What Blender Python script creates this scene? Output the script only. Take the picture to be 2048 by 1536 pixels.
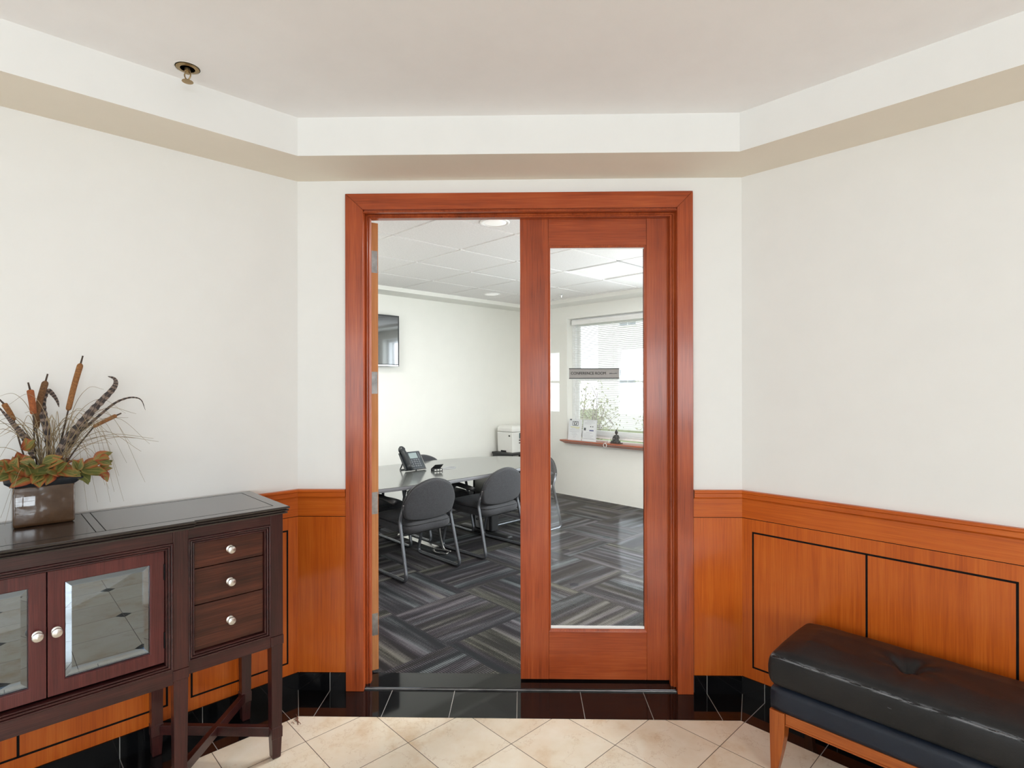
import bpy, bmesh, math, random
from mathutils import Vector, Matrix
PI = math.pi
S2 = 2 ** -0.5
for o in list(bpy.data.objects):
    bpy.data.objects.remove(o)
SC = bpy.context.scene
COL = SC.collection

# ------------------------------------------------------------------ camera, world, light, exposure
cam = bpy.data.cameras.new('camera')
cam.sensor_width = 36.0
cam.sensor_fit = 'HORIZONTAL'
cam.lens = 36.0 * 1114.17 / 2048
cam.shift_y = (769.08 - 768) / 2048
cam.clip_start = 0.05
camo = bpy.data.objects.new('camera', cam)
camo.location = (0, 0, 1.45)
camo.rotation_euler = (PI / 2, math.radians(0.10), math.radians(1.1535))
COL.objects.link(camo)
SC.camera = camo

w = bpy.data.worlds.new('sky')
SC.world = w
w.use_nodes = True
bgn = w.node_tree.nodes['Background']
bgn.inputs[0].default_value = (0.88, 0.94, 1.0, 1)
bgn.inputs[1].default_value = 2.3

SC.view_settings.view_transform = 'Standard'
SC.view_settings.look = 'None'
SC.view_settings.gamma = 1.0
SC.view_settings.use_curve_mapping = False
SC.view_settings.exposure = 0.0
SC.cycles.use_denoising = True
SC.cycles.max_bounces = 10
SC.cycles.diffuse_bounces = 6
SC.cycles.glossy_bounces = 5
SC.cycles.transmission_bounces = 6
SC.cycles.transparent_max_bounces = 16
SC.cycles.sample_clamp_indirect = 8.0


def uv(u, v, z=0.0):                      # building axes: u along the long wall, v across it
    return Vector(((u - v) * S2, (u + v) * S2, z))


def area(name, loc, direction, sx, sy, power, col, shape='RECTANGLE'):
    l = bpy.data.lights.new(name, 'AREA')
    l.shape = shape
    l.size = sx
    l.size_y = sy
    l.energy = power
    l.color = col
    o = bpy.data.objects.new(name, l)
    o.location = loc
    o.rotation_euler = Vector(direction).to_track_quat('-Z', 'Y').to_euler()
    COL.objects.link(o)
    return o


# daylight through the lobby windows, plus an added unseen side window
DAY = (0.845, 0.935, 1.0)
WARM = (1.0, 0.87, 0.70)
area('lobby_daylight', uv(-1.05, -4.52, 1.5), uv(0, 1, 0.10), 2.0, 1.35, 112, DAY)
area('lobby_daylight', uv(-3.80, -4.52, 1.5), uv(0, 1, 0.10), 1.1, 1.35, 44, DAY)
area('added_side_daylight', uv(-4.82, -1.2, 1.45), uv(1, 0, 0.10), 2.4, 1.7, 82, DAY)
# conference room: lamps at an added unseen window and added unseen ceiling panels
area('added_window_daylight', uv(5.86, 2.15, 1.5), uv(-1, 0, -0.03), 1.2, 1.5, 115, DAY)
for (pu, pv) in ((2.130 + 3.5 * 0.617, 2.825 - 1.5 * 0.617), (2.130 + 1.5 * 0.617, 2.825 - 1.5 * 0.617), (2.130 - 0.5 * 0.617, 2.825 + 2.5 * 0.617)):
    area('added_panel_lamp', uv(pu, pv, 2.505), (0, 0, -1), 0.54, 0.54, 34, (1.0, 0.98, 0.95))

# ------------------------------------------------------------------ room numbers (metres)
D = 2.6342
XA, XB = -1.0748, 1.0256
ZT = 2.4196          # underside of the dropped soffit
ZC = 2.5817          # tray ceiling
INS = 0.2938         # soffit width
UA, VA = (XA + D) * S2, (D - XA) * S2     # corner left of the door wall
UB, VB = (XB + D) * S2, (D - XB) * S2     # corner right of it
US, VS = 5.579, 5.541                     # far walls of the conference room
U0, V0 = -4.6, -4.3                       # foyer walls behind the camera


# ------------------------------------------------------------------ object helpers
def link(o, parent=None):
    COL.objects.link(o)
    if parent is not None:
        o.parent = parent
    return o


def tag(o, label=None, cat=None, group=None, kind=None):
    if label:
        o['label'] = label
    if cat:
        o['category'] = cat
    if group:
        o['group'] = group
    if kind:
        o['kind'] = kind
    return o


def thing(name, label, cat, loc=(0, 0, 0), rz=0.0, group=None):
    o = bpy.data.objects.new(name, None)
    o.empty_display_size = 0.05
    o.location = loc
    o.rotation_euler = (0, 0, rz)
    link(o)
    return tag(o, label, cat, group)


def ob(name, bm, mat, parent=None, smooth=False, bevel=0.0, segs=2, auto=None):
    me = bpy.data.meshes.new(name)
    bmesh.ops.recalc_face_normals(bm, faces=bm.faces)
    bm.to_mesh(me)
    bm.free()
    for m in (mat if isinstance(mat, (list, tuple)) else [mat]):
        me.materials.append(m)
    if smooth:
        for p in me.polygons:
            p.use_smooth = True
        if auto:
            me.set_sharp_from_angle(angle=math.radians(auto))
    o = bpy.data.objects.new(name, me)
    if bevel:
        b = o.modifiers.new('bevel', 'BEVEL')
        b.width = bevel
        b.segments = segs
        b.limit_method = 'ANGLE'
        b.angle_limit = math.radians(40)
    return link(o, parent)


def struct(name, bm, mat, label=None, loc=None, rz=0.0, **k):
    o = ob(name, bm, mat, **k)
    if loc is not None:
        o.location = loc
    o.rotation_euler = (0, 0, rz)
    return tag(o, label, None, None, 'structure')


def box(bm, x0, x1, y0, y1, z0, z1, mi=0):
    v = [bm.verts.new(p) for p in ((x0, y0, z0), (x1, y0, z0), (x1, y1, z0), (x0, y1, z0),
                                   (x0, y0, z1), (x1, y0, z1), (x1, y1, z1), (x0, y1, z1))]
    for f in ((0, 3, 2, 1), (4, 5, 6, 7), (0, 1, 5, 4), (1, 2, 6, 5), (2, 3, 7, 6), (3, 0, 4, 7)):
        bm.faces.new([v[i] for i in f]).material_index = mi
    return v


def prism(bm, pts, z0, z1, mi=0):
    a = [bm.verts.new((p[0], p[1], z0)) for p in pts]
    b = [bm.verts.new((p[0], p[1], z1)) for p in pts]
    n = len(pts)
    bm.faces.new(a[::-1]).material_index = mi
    bm.faces.new(b).material_index = mi
    for i in range(n):
        bm.faces.new((a[i], a[(i + 1) % n], b[(i + 1) % n], b[i])).material_index = mi


def rings(bm, rr, closed=True, cap0=True, cap1=True, mi=0):
    """loft a list of vertex rings"""
    R = [[bm.verts.new(p) for p in r] for r in rr]
    n = len(R[0])
    for a, b in zip(R, R[1:]):
        for i in range(n if closed else n - 1):
            j = (i + 1) % n
            bm.faces.new((a[i], a[j], b[j], b[i])).material_index = mi
    if cap0:
        bm.faces.new(R[0][::-1]).material_index = mi
    if cap1:
        bm.faces.new(R[-1]).material_index = mi
    return R


def lathe(bm, prof, n=24, origin=(0, 0, 0), axis='Z', mi=0):
    ox, oy, oz = origin
    rr = []
    for r, h in prof:
        ring = []
        for i in range(n):
            t = 2 * PI * i / n
            c, s = r * math.cos(t), r * math.sin(t)
            if axis == 'Z':
                ring.append((ox + c, oy + s, oz + h))
            elif axis == 'Y':
                ring.append((ox + c, oy + h, oz + s))
            else:
                ring.append((ox + h, oy + c, oz + s))
        rr.append(ring)
    rings(bm, rr, mi=mi)


def fillet(pts, rad, n=6):
    pts = [Vector(p) for p in pts]
    out = [pts[0]]
    for i in range(1, len(pts) - 1):
        p, a, b = pts[i], pts[i - 1], pts[i + 1]
        d1, d2 = (a - p), (b - p)
        r = rad[i] if isinstance(rad, (list, tuple)) else rad
        t = min(r, d1.length * 0.49, d2.length * 0.49)
        p1, p2 = p + d1.normalized() * t, p + d2.normalized() * t
        for k in range(n + 1):
            s = k / n
            out.append((1 - s) ** 2 * p1 + 2 * s * (1 - s) * p + s * s * p2)
    out.append(pts[-1])
    return out


def tube(bm, pts, r, seg=10, mi=0, flat=1.0, up=None, cap=True):
    """sweep a round (or flattened) section along pts; r may be a list"""
    pts = [Vector(p) for p in pts]
    n = len(pts)
    ref = Vector(up) if up else None
    rr = []
    for i in range(n):
        t = (pts[min(i + 1, n - 1)] - pts[max(i - 1, 0)])
        if t.length < 1e-9:
            t = Vector((0, 0, 1))
        t.normalize()
        if ref is None:
            ref = t.orthogonal()
        nn = (ref - t * ref.dot(t))
        if nn.length < 1e-6:
            nn = t.orthogonal()
        nn.normalize()
        if up is None:
            ref = nn
        bb = t.cross(nn)
        ra = r[i] if isinstance(r, (list, tuple)) else r
        rr.append([pts[i] + nn * (ra * math.cos(2 * PI * k / seg)) + bb * (ra * flat * math.sin(2 * PI * k / seg)) for k in range(seg)])
    rings(bm, rr, cap0=cap, cap1=cap, mi=mi)


def curve_pts(ctrl, n=24):
    """Catmull-Rom through control points"""
    P = [Vector(c) for c in ctrl]
    P = [P[0] * 2 - P[1]] + P + [P[-1] * 2 - P[-2]]
    out = []
    m = len(P) - 3
    for i in range(m):
        for k in range(max(2, n // m)):
            t = k / max(2, n // m)
            a, b, c, d = P[i:i + 4]
            out.append(0.5 * (2 * b + (c - a) * t + (2 * a - 5 * b + 4 * c - d) * t * t + (3 * b - a - 3 * c + d) * t ** 3))
    out.append(P[-2])
    return out


def rbox(bm, dx, dy, dz, r, nx, ny, nz, fn=None, origin=(0, 0, 0), mi=0):
    """rounded box, dims dx dy dz, corner radius r, subdivided; fn(Vector)->Vector deforms"""
    keys = {}
    ox, oy, oz = origin

    def vert(i, j, k):
        key = (i, j, k)
        if key in keys:
            return keys[key]
        p = Vector(((i / nx - 0.5) * dx, (j / ny - 0.5) * dy, (k / nz - 0.5) * dz))
        q = Vector((max(-dx / 2 + r, min(dx / 2 - r, p.x)), max(-dy / 2 + r, min(dy / 2 - r, p.y)), max(-dz / 2 + r, min(dz / 2 - r, p.z))))
        d = p - q
        if d.length > 1e-9:
            p = q + d.normalized() * r
        if fn:
            p = fn(p)
        v = bm.verts.new((p.x + ox, p.y + oy, p.z + oz))
        keys[key] = v
        return v

    def quad(a, b, c, d):
        bm.faces.new((vert(*a), vert(*b), vert(*c), vert(*d))).material_index = mi
    for i in range(nx):
        for j in range(ny):
            for k in (0, nz):
                quad((i, j, k), (i + 1, j, k), (i + 1, j + 1, k), (i, j + 1, k))
    for i in range(nx):
        for k in range(nz):
            for j in (0, ny):
                quad((i, j, k), (i + 1, j, k), (i + 1, j, k + 1), (i, j, k + 1))
    for j in range(ny):
        for k in range(nz):
            for i in (0, nx):
                quad((i, j, k), (i, j + 1, k), (i, j + 1, k + 1), (i, j, k + 1))


def rect_mould(bm, x0, x1, z0, z1, prof, mi=0):
    """picture-frame moulding in the XZ plane; prof = [(inset, y), ...] from outside to inside"""
    rr = []
    for d, y in prof:
        rr.append([(x0 + d, y, z0 + d), (x1 - d, y, z0 + d), (x1 - d, y, z1 - d), (x0 + d, y, z1 - d)])
    rings(bm, rr, cap0=False, cap1=False, mi=mi)


# ------------------------------------------------------------------ materials
def newmat(name):
    m = bpy.data.materials.new(name)
    m.use_nodes = True
    nt = m.node_tree
    return m, nt, nt.nodes['Principled BSDF']


def N(nt, typ, **k):
    n = nt.nodes.new(typ)
    for a, b in k.items():
        setattr(n, a, b)
    return n


def L(nt, a, b):
    nt.links.new(a, b)


def setv(p, **k):
    names = {'base': 'Base Color', 'rough': 'Roughness', 'metal': 'Metallic', 'spec': 'Specular IOR Level', 'coat': 'Coat Weight',
             'coatr': 'Coat Roughness', 'ior': 'IOR', 'sheen': 'Sheen Weight', 'emc': 'Emission Color', 'ems': 'Emission Strength'}
    for a, b in k.items():
        if isinstance(b, tuple) and len(b) == 3:
            b = (*b, 1)
        p.inputs[names[a]].default_value = b


def ramp(nt, fac, stops):
    r = N(nt, 'ShaderNodeValToRGB')
    e = r.color_ramp.elements
    while len(e) < len(stops):
        e.new(0.5)
    for el, (pos, c) in zip(e, stops):
        el.position = pos
        el.color = (*c, 1)
    L(nt, fac, r.inputs[0])
    return r.outputs[0]


def coords(nt, scale=(1, 1, 1), loc=(0, 0, 0), rot=(0, 0, 0)):
    tc = N(nt, 'ShaderNodeTexCoord')
    mp = N(nt, 'ShaderNodeMapping')
    mp.inputs['Scale'].default_value = scale
    mp.inputs['Location'].default_value = loc
    mp.inputs['Rotation'].default_value = rot
    L(nt, tc.outputs['Object'], mp.inputs[0])
    return mp.outputs[0]


def noise(nt, vec, scale, detail=4, rough=0.6):
    n = N(nt, 'ShaderNodeTexNoise')
    n.inputs['Scale'].default_value = scale
    n.inputs['Detail'].default_value = detail
    n.inputs['Roughness'].default_value = rough
    if vec is not None:
        L(nt, vec, n.inputs['Vector'])
    return n.outputs['Fac']


def bump(nt, p, h, strength=0.2, dist=0.01):
    b = N(nt, 'ShaderNodeBump')
    b.inputs['Strength'].default_value = strength
    b.inputs['Distance'].default_value = dist
    L(nt, h, b.inputs['Height'])
    L(nt, b.outputs[0], p.inputs['Normal'])


def math_(nt, op, a, b=None, c=None):
    m = N(nt, 'ShaderNodeMath', operation=op)
    for i, x in enumerate((a, b, c)):
        if x is None:
            continue
        if isinstance(x, (int, float)):
            m.inputs[i].default_value = x
        else:
            L(nt, x, m.inputs[i])
    return m.outputs[0]


def mixc(nt, fac, a, b, blend='MIX'):
    m = N(nt, 'ShaderNodeMix', data_type='RGBA', blend_type=blend)
    for idx, x in ((0, fac), (6, a), (7, b)):
        if isinstance(x, (int, float)):
            m.inputs[idx].default_value = x
        elif isinstance(x, tuple):
            m.inputs[idx].default_value = (*x, 1)
        else:
            L(nt, x, m.inputs[idx])
    return m.outputs[2]


def plain(name, col, rough=0.5, metal=0.0, nscale=0, namt=0.05, bumps=0.0, bscale=200, **k):
    m, nt, p = newmat(name)
    setv(p, base=col, rough=rough, metal=metal, **k)
    v = coords(nt)
    f = noise(nt, v, nscale or 6, 3)
    lo = tuple(max(0, c * (1 - namt)) for c in col)
    hi = tuple(min(1, c * (1 + namt)) for c in col)
    L(nt, ramp(nt, f, [(0.3, lo), (0.7, hi)]), p.inputs['Base Color'])
    if bumps:
        bump(nt, p, noise(nt, v, bscale, 3), bumps, 0.002)
    return m


def wood(name, c1, c2, c3, axis='Z', sc=1.0, rough=0.3, coat=0.3, figure=0.5, sp=0.15):
    """grain stretched along axis"""
    m, nt, p = newmat(name)
    st = {'X': (0.7, 26, 26), 'Y': (26, 0.7, 26), 'Z': (26, 26, 0.7)}[axis]
    fine = {'X': (6, 220, 220), 'Y': (220, 6, 220), 'Z': (220, 220, 6)}[axis]
    v = coords(nt, tuple(s * sc for s in st))
    f = noise(nt, v, 1.0, 5, 0.62)
    v2 = coords(nt, tuple(s * sc for s in fine))
    g = noise(nt, v2, 1.0, 2, 0.5)
    blot = noise(nt, coords(nt), 3.5 * sc, 3, 0.5)
    a = math_(nt, 'ADD', math_(nt, 'MULTIPLY', f, figure), math_(nt, 'MULTIPLY', g, 0.34))
    a = math_(nt, 'ADD', a, math_(nt, 'MULTIPLY', blot, 0.66 - figure))
    col = ramp(nt, a, [(0.5 - sp, c1), (0.5, c2), (0.5 + sp, c3)])
    L(nt, col, p.inputs['Base Color'])
    setv(p, rough=rough, coat=coat, coatr=0.12, spec=0.35)
    bump(nt, p, g, 0.03, 0.001)
    return m


M = {}
M['wall'] = plain('painted_wall', (0.79, 0.785, 0.765), 0.6, namt=0.012, bumps=0.04, bscale=260)
M['ceiling'] = plain('ceiling_paint', (0.92, 0.91, 0.915), 0.75, namt=0.015, bumps=0.12, bscale=320)
M['soffit'] = plain('fascia_paint', (0.79, 0.785, 0.765), 0.6, namt=0.012, bumps=0.04, bscale=260)
M['beige'] = plain('beige_soffit_underside', (0.83, 0.765, 0.66), 0.7, namt=0.012, bumps=0.04, bscale=260)  # beige for the downward faces of the soffit only
M['cwall'] = plain('conference_wall_paint', (0.81, 0.81, 0.765), 0.6, namt=0.01)
M['ctile'] = plain('ceiling_tile', (0.80, 0.785, 0.77), 0.9, nscale=90, namt=0.06, bumps=0.5, bscale=240)
M['white'] = plain('white_paint', (0.86, 0.86, 0.85), 0.4, namt=0.01)
M['vinyl'] = plain('white_vinyl', (0.86, 0.88, 0.88), 0.35, namt=0.01)
CH = ((0.33, 0.052, 0.005), (0.51, 0.102, 0.009), (0.62, 0.160, 0.021))
CS = ((0.19, 0.029, 0.006), (0.35, 0.061, 0.013), (0.45, 0.098, 0.024))
MH = ((0.016, 0.0045, 0.0045), (0.038, 0.0095, 0.0090), (0.070, 0.018, 0.015))
M['cherry'] = wood('cherry_panel', *CH, 'Z', 1.0, 0.30, 0.10, 0.42, 0.21)
M['cherry_x'] = wood('cherry_rail', *CH, 'X', 1.0, 0.30, 0.10, 0.42, 0.21)
M['casing'] = wood('cherry_casing', *CS, 'Z', 1.0, 0.28, 0.15, 0.4)
M['casing_x'] = wood('cherry_head', *CS, 'X', 1.0, 0.28, 0.15, 0.4)
M['lit_edge'] = wood('pale_door_edge', (0.50, 0.20, 0.07), (0.60, 0.27, 0.10), (0.68, 0.34, 0.15), 'Z', 1.0, 0.35, 0.1, 0.4)  # window light on the leaf edge, put into a paler wood colour
M['bench_wood'] = wood('bench_cherry', (0.20, 0.040, 0.007), (0.35, 0.082, 0.014), (0.43, 0.12, 0.023), 'X', 1.4, 0.3, 0.15, 0.45)
M['bench_wood_z'] = wood('bench_cherry_upright', (0.20, 0.040, 0.007), (0.35, 0.082, 0.014), (0.43, 0.12, 0.023), 'Z', 1.4, 0.3, 0.15, 0.45)
M['mahog'] = wood('mahogany', *MH, 'X', 1.6, 0.3, 0.25, 0.40)
M['mahog_z'] = wood('mahogany_upright', *MH, 'Z', 1.6, 0.3, 0.25, 0.40)
M['mahog_door'] = wood('mahogany_door', (0.045, 0.009, 0.009), (0.080, 0.015, 0.015), (0.125, 0.027, 0.025), 'Z', 1.6, 0.28, 0.25, 0.4)
M['drawer'] = wood('drawer_front', (0.016, 0.0045, 0.003), (0.055, 0.013, 0.007), (0.115, 0.030, 0.015), 'X', 1.3, 0.3, 0.2, 0.40)
M['mahog_dark'] = wood('mahogany_moulding', (0.010, 0.004, 0.004), (0.018, 0.006, 0.006), (0.030, 0.010, 0.009), 'X', 1.6, 0.22, 0.4, 0.4)
M['mahog_top'] = wood('mahogany_top', (0.014, 0.009, 0.008), (0.022, 0.014, 0.012), (0.034, 0.023, 0.020), 'X', 1.2, 0.2, 0.6, 0.4)
M['black'] = plain('black_inlay', (0.006, 0.006, 0.0065), 0.6, spec=0.1)
M['rubber'] = plain('black_plastic', (0.016, 0.017, 0.018), 0.45, namt=0.1)
M['nickel'] = plain('satin_nickel', (0.72, 0.70, 0.67), 0.28, 1.0, namt=0.04)
M['chrome'] = plain('polished_steel', (0.70, 0.72, 0.74), 0.16, 1.0, namt=0.03)
M['brass'] = plain('aged_brass', (0.34, 0.24, 0.12), 0.35, 1.0, namt=0.15)
M['chairtube'] = plain('grey_painted_tube', (0.13, 0.14, 0.155), 0.24, 0.55, namt=0.03)
M['tabletop'] = plain('dark_laminate', (0.09, 0.095, 0.09), 0.2, nscale=14, namt=0.08, coat=0.6, coatr=0.1)
M['tableedge'] = plain('grey_table_edge', (0.17, 0.175, 0.19), 0.35, namt=0.05)
M['printer'] = plain('copier_plastic', (0.76, 0.76, 0.73), 0.45, namt=0.02)
M['paper'] = plain('paper', (0.70, 0.72, 0.74), 0.6, namt=0.02)
M['ink'] = plain('dark_ink', (0.03, 0.04, 0.05), 0.6)
M['inkgrey'] = plain('grey_ink', (0.40, 0.41, 0.45), 0.6)
M['inkyellow'] = plain('yellow_ink', (0.55, 0.52, 0.12), 0.6)
M['inkblue'] = plain('blue_ink', (0.05, 0.07, 0.22), 0.6)
M['bronze'] = plain('dark_bronze', (0.030, 0.031, 0.030), 0.35, 0.6, nscale=40, namt=0.3)
M['signmetal'] = plain('brushed_sign', (0.36, 0.345, 0.335), 0.6, 0.0, namt=0.03, spec=0.3)
M['signtext'] = plain('sign_lettering', (0.008, 0.006, 0.006), 0.7, spec=0.1)
M['silver'] = plain('silver_strip', (0.62, 0.62, 0.60), 0.3, 0.9)
M['darkmetal'] = plain('tarnished_metal', (0.16, 0.155, 0.15), 0.35, 0.9, nscale=12, namt=0.3)
M['hinge'] = plain('hinge_steel', (0.42, 0.42, 0.43), 0.32, 1.0, nscale=30, namt=0.2)
M['lens'] = plain('lamp_lens', (0.9, 0.9, 0.88), 0.5, ems=0.25, emc=(1, 0.98, 0.94))
M['lens_on'] = plain('lamp_diffuser', (0.9, 0.9, 0.88), 0.5, ems=0.10, emc=(1, 0.98, 0.95))
M['soil'] = plain('dark_rim', (0.018, 0.021, 0.026), 0.6, nscale=30, namt=0.3)
M['straw'] = plain('dry_grass', (0.27, 0.20, 0.11), 0.7, nscale=9, namt=0.35)
M['stem'] = plain('dark_stem', (0.055, 0.032, 0.02), 0.7, nscale=20, namt=0.3)
M['tailgreen'] = plain('shrub_leaves', (0.34, 0.35, 0.20), 0.7, nscale=3, namt=0.5)
M['bark'] = plain('grey_bark', (0.32, 0.27, 0.25), 0.8, nscale=9, namt=0.4)
M['render'] = plain('pale_cladding', (0.82, 0.80, 0.78), 0.8, namt=0.02)
M['lawn'] = plain('lawn', (0.19, 0.23, 0.10), 0.9, nscale=5, namt=0.3)


def glass(name, refl=1.0, tint=(1, 1, 1), ior=1.5, gcol=(1, 1, 1)):
    m, nt, p = newmat(name)
    out = nt.nodes['Material Output']
    nt.nodes.remove(p)
    tr = N(nt, 'ShaderNodeBsdfTransparent')
    tr.inputs[0].default_value = (*tint, 1)
    gl = N(nt, 'ShaderNodeBsdfGlossy')
    gl.inputs['Roughness'].default_value = 0.0
    gl.inputs[0].default_value = (*gcol, 1)
    fr = N(nt, 'ShaderNodeFresnel')
    fr.inputs[0].default_value = ior
    fac = math_(nt, 'MULTIPLY', fr.outputs[0], refl)
    mx = N(nt, 'ShaderNodeMixShader')
    L(nt, fac, mx.inputs[0])
    L(nt, tr.outputs[0], mx.inputs[1])
    L(nt, gl.outputs[0], mx.inputs[2])
    L(nt, mx.outputs[0], out.inputs[0])
    return m


M['glass'] = glass('clear_glass', 0.6)
M['smoked'] = glass('bevelled_cabinet_glass', 1.0, (0.55, 0.58, 0.62), 3.2, (0.80, 0.90, 1.0))


def mat_pot():
    m, nt, p = newmat('glazed_brown_ceramic')
    v = coords(nt)
    f = noise(nt, v, 14, 4)
    L(nt, ramp(nt, f, [(0.3, (0.042, 0.018, 0.007)), (0.7, (0.085, 0.044, 0.022))]), p.inputs['Base Color'])
    setv(p, rough=0.2, spec=0.3, coat=0.8, coatr=0.02)
    bump(nt, p, noise(nt, v, 13, 2), 0.55, 0.02)
    return m


def mat_cattail(name, a, b):
    m, nt, p = newmat(name)
    v = coords(nt)
    f = noise(nt, v, 160, 3, 0.7)
    L(nt, ramp(nt, f, [(0.3, a), (0.7, b)]), p.inputs['Base Color'])
    setv(p, rough=0.9)
    bump(nt, p, f, 0.6, 0.002)
    return m


def mat_feather():
    m, nt, p = newmat('barred_feather')
    tc = N(nt, 'ShaderNodeUVMap')
    sx = N(nt, 'ShaderNodeSeparateXYZ')
    L(nt, tc.outputs[0], sx.inputs[0])
    n = noise(nt, tc.outputs[0], 9, 2)
    y = math_(nt, 'ADD', math_(nt, 'MULTIPLY', sx.outputs[1], 17.0), math_(nt, 'MULTIPLY', n, 0.9))
    w_ = math_(nt, 'SINE', math_(nt, 'MULTIPLY', y, 2 * PI))
    c = ramp(nt, w_, [(0.25, (0.035, 0.026, 0.024)), (0.5, (0.21, 0.155, 0.125))])
    mid = math_(nt, 'LESS_THAN', math_(nt, 'ABSOLUTE', math_(nt, 'SUBTRACT', sx.outputs[0], 0.5)), 0.06)
    L(nt, mixc(nt, mid, c, (0.10, 0.065, 0.05)), p.inputs['Base Color'])
    setv(p, rough=0.75)
    return m


def mat_leaf():
    m, nt, p = newmat('autumn_leaf')
    tc = N(nt, 'ShaderNodeUVMap')
    sx = N(nt, 'ShaderNodeSeparateXYZ')
    L(nt, tc.outputs[0], sx.inputs[0])
    v = coords(nt)
    n = noise(nt, v, 26, 4)
    edge = math_(nt, 'MULTIPLY', math_(nt, 'ABSOLUTE', math_(nt, 'SUBTRACT', sx.outputs[0], 0.5)), 0.9)
    a = math_(nt, 'ADD', n, edge)
    a = math_(nt, 'ADD', a, math_(nt, 'MULTIPLY', math_(nt, 'SUBTRACT', noise(nt, v, 7, 1), 0.5), 2.0))
    c = ramp(nt, a, [(0.34, (0.085, 0.095, 0.018)), (0.52, (0.19, 0.150, 0.034)), (0.66, (0.30, 0.100, 0.022)), (0.86, (0.22, 0.036, 0.012))])
    vein = math_(nt, 'LESS_THAN', math_(nt, 'ABSOLUTE', math_(nt, 'SUBTRACT', sx.outputs[0], 0.5)), 0.035)
    L(nt, mixc(nt, math_(nt, 'MULTIPLY', vein, 0.6), c, (0.30, 0.25, 0.08)), p.inputs['Base Color'])
    setv(p, rough=0.6)
    return m


def mat_fabric():
    m, nt, p = newmat('charcoal_fabric')
    v = coords(nt)
    f = noise(nt, v, 420, 2, 0.8)
    L(nt, ramp(nt, f, [(0.38, (0.010, 0.0105, 0.012)), (0.62, (0.058, 0.060, 0.067))]), p.inputs['Base Color'])
    setv(p, rough=0.95, sheen=0.08)
    bump(nt, p, f, 0.4, 0.002)
    return m


def mat_leather(worn):
    m, nt, p = newmat('black_leather_worn' if worn else 'navy_black_leather')
    v = coords(nt)
    f = noise(nt, v, 7, 4)
    base = ramp(nt, f, [(0.3, (0.007, 0.0075, 0.009)), (0.7, (0.013, 0.013, 0.014))]) if worn else ramp(nt, f, [(0.3, (0.009, 0.013, 0.023)), (0.7, (0.014, 0.020, 0.033))])
    if worn:
        # rubbed pale streak along the front seam, from years of legs
        sx = N(nt, 'ShaderNodeSeparateXYZ')
        tc = N(nt, 'ShaderNodeTexCoord')
        L(nt, tc.outputs['Object'], sx.inputs[0])
        band = math_(nt, 'SUBTRACT', 1.0, math_(nt, 'MULTIPLY', math_(nt, 'ABSOLUTE', math_(nt, 'SUBTRACT', sx.outputs[2], 0.436)), 130))
        band = math_(nt, 'MAXIMUM', band, 0.0)
        front = math_(nt, 'GREATER_THAN', sx.outputs[1], 0.425)
        sc = noise(nt, coords(nt, (14, 60, 130)), 1.0, 5, 0.75)
        k = math_(nt, 'MULTIPLY', math_(nt, 'MULTIPLY', band, front), math_(nt, 'GREATER_THAN', sc, 0.49))
        nick = math_(nt, 'GREATER_THAN', noise(nt, coords(nt, (16, 10, 90), (3, 1, 2)), 1.0, 3, 0.7), 0.735)
        k2 = math_(nt, 'MULTIPLY', math_(nt, 'MULTIPLY', nick, front), 0.5)
        k = math_(nt, 'MAXIMUM', math_(nt, 'MULTIPLY', k, 0.75), k2)
        base = mixc(nt, k, base, (0.26, 0.27, 0.29))
    L(nt, base, p.inputs['Base Color'])
    setv(p, rough=0.42, spec=0.35)
    vo = N(nt, 'ShaderNodeTexVoronoi')
    vo.inputs['Scale'].default_value = 260
    L(nt, v, vo.inputs['Vector'])
    cre = noise(nt, coords(nt, (9, 16, 9)), 1.0, 3, 0.6)
    h = math_(nt, 'ADD', math_(nt, 'MULTIPLY', vo.outputs[0], 0.15), math_(nt, 'MULTIPLY', cre, 1.5))
    bump(nt, p, h, 0.22, 0.006)
    return m


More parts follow.
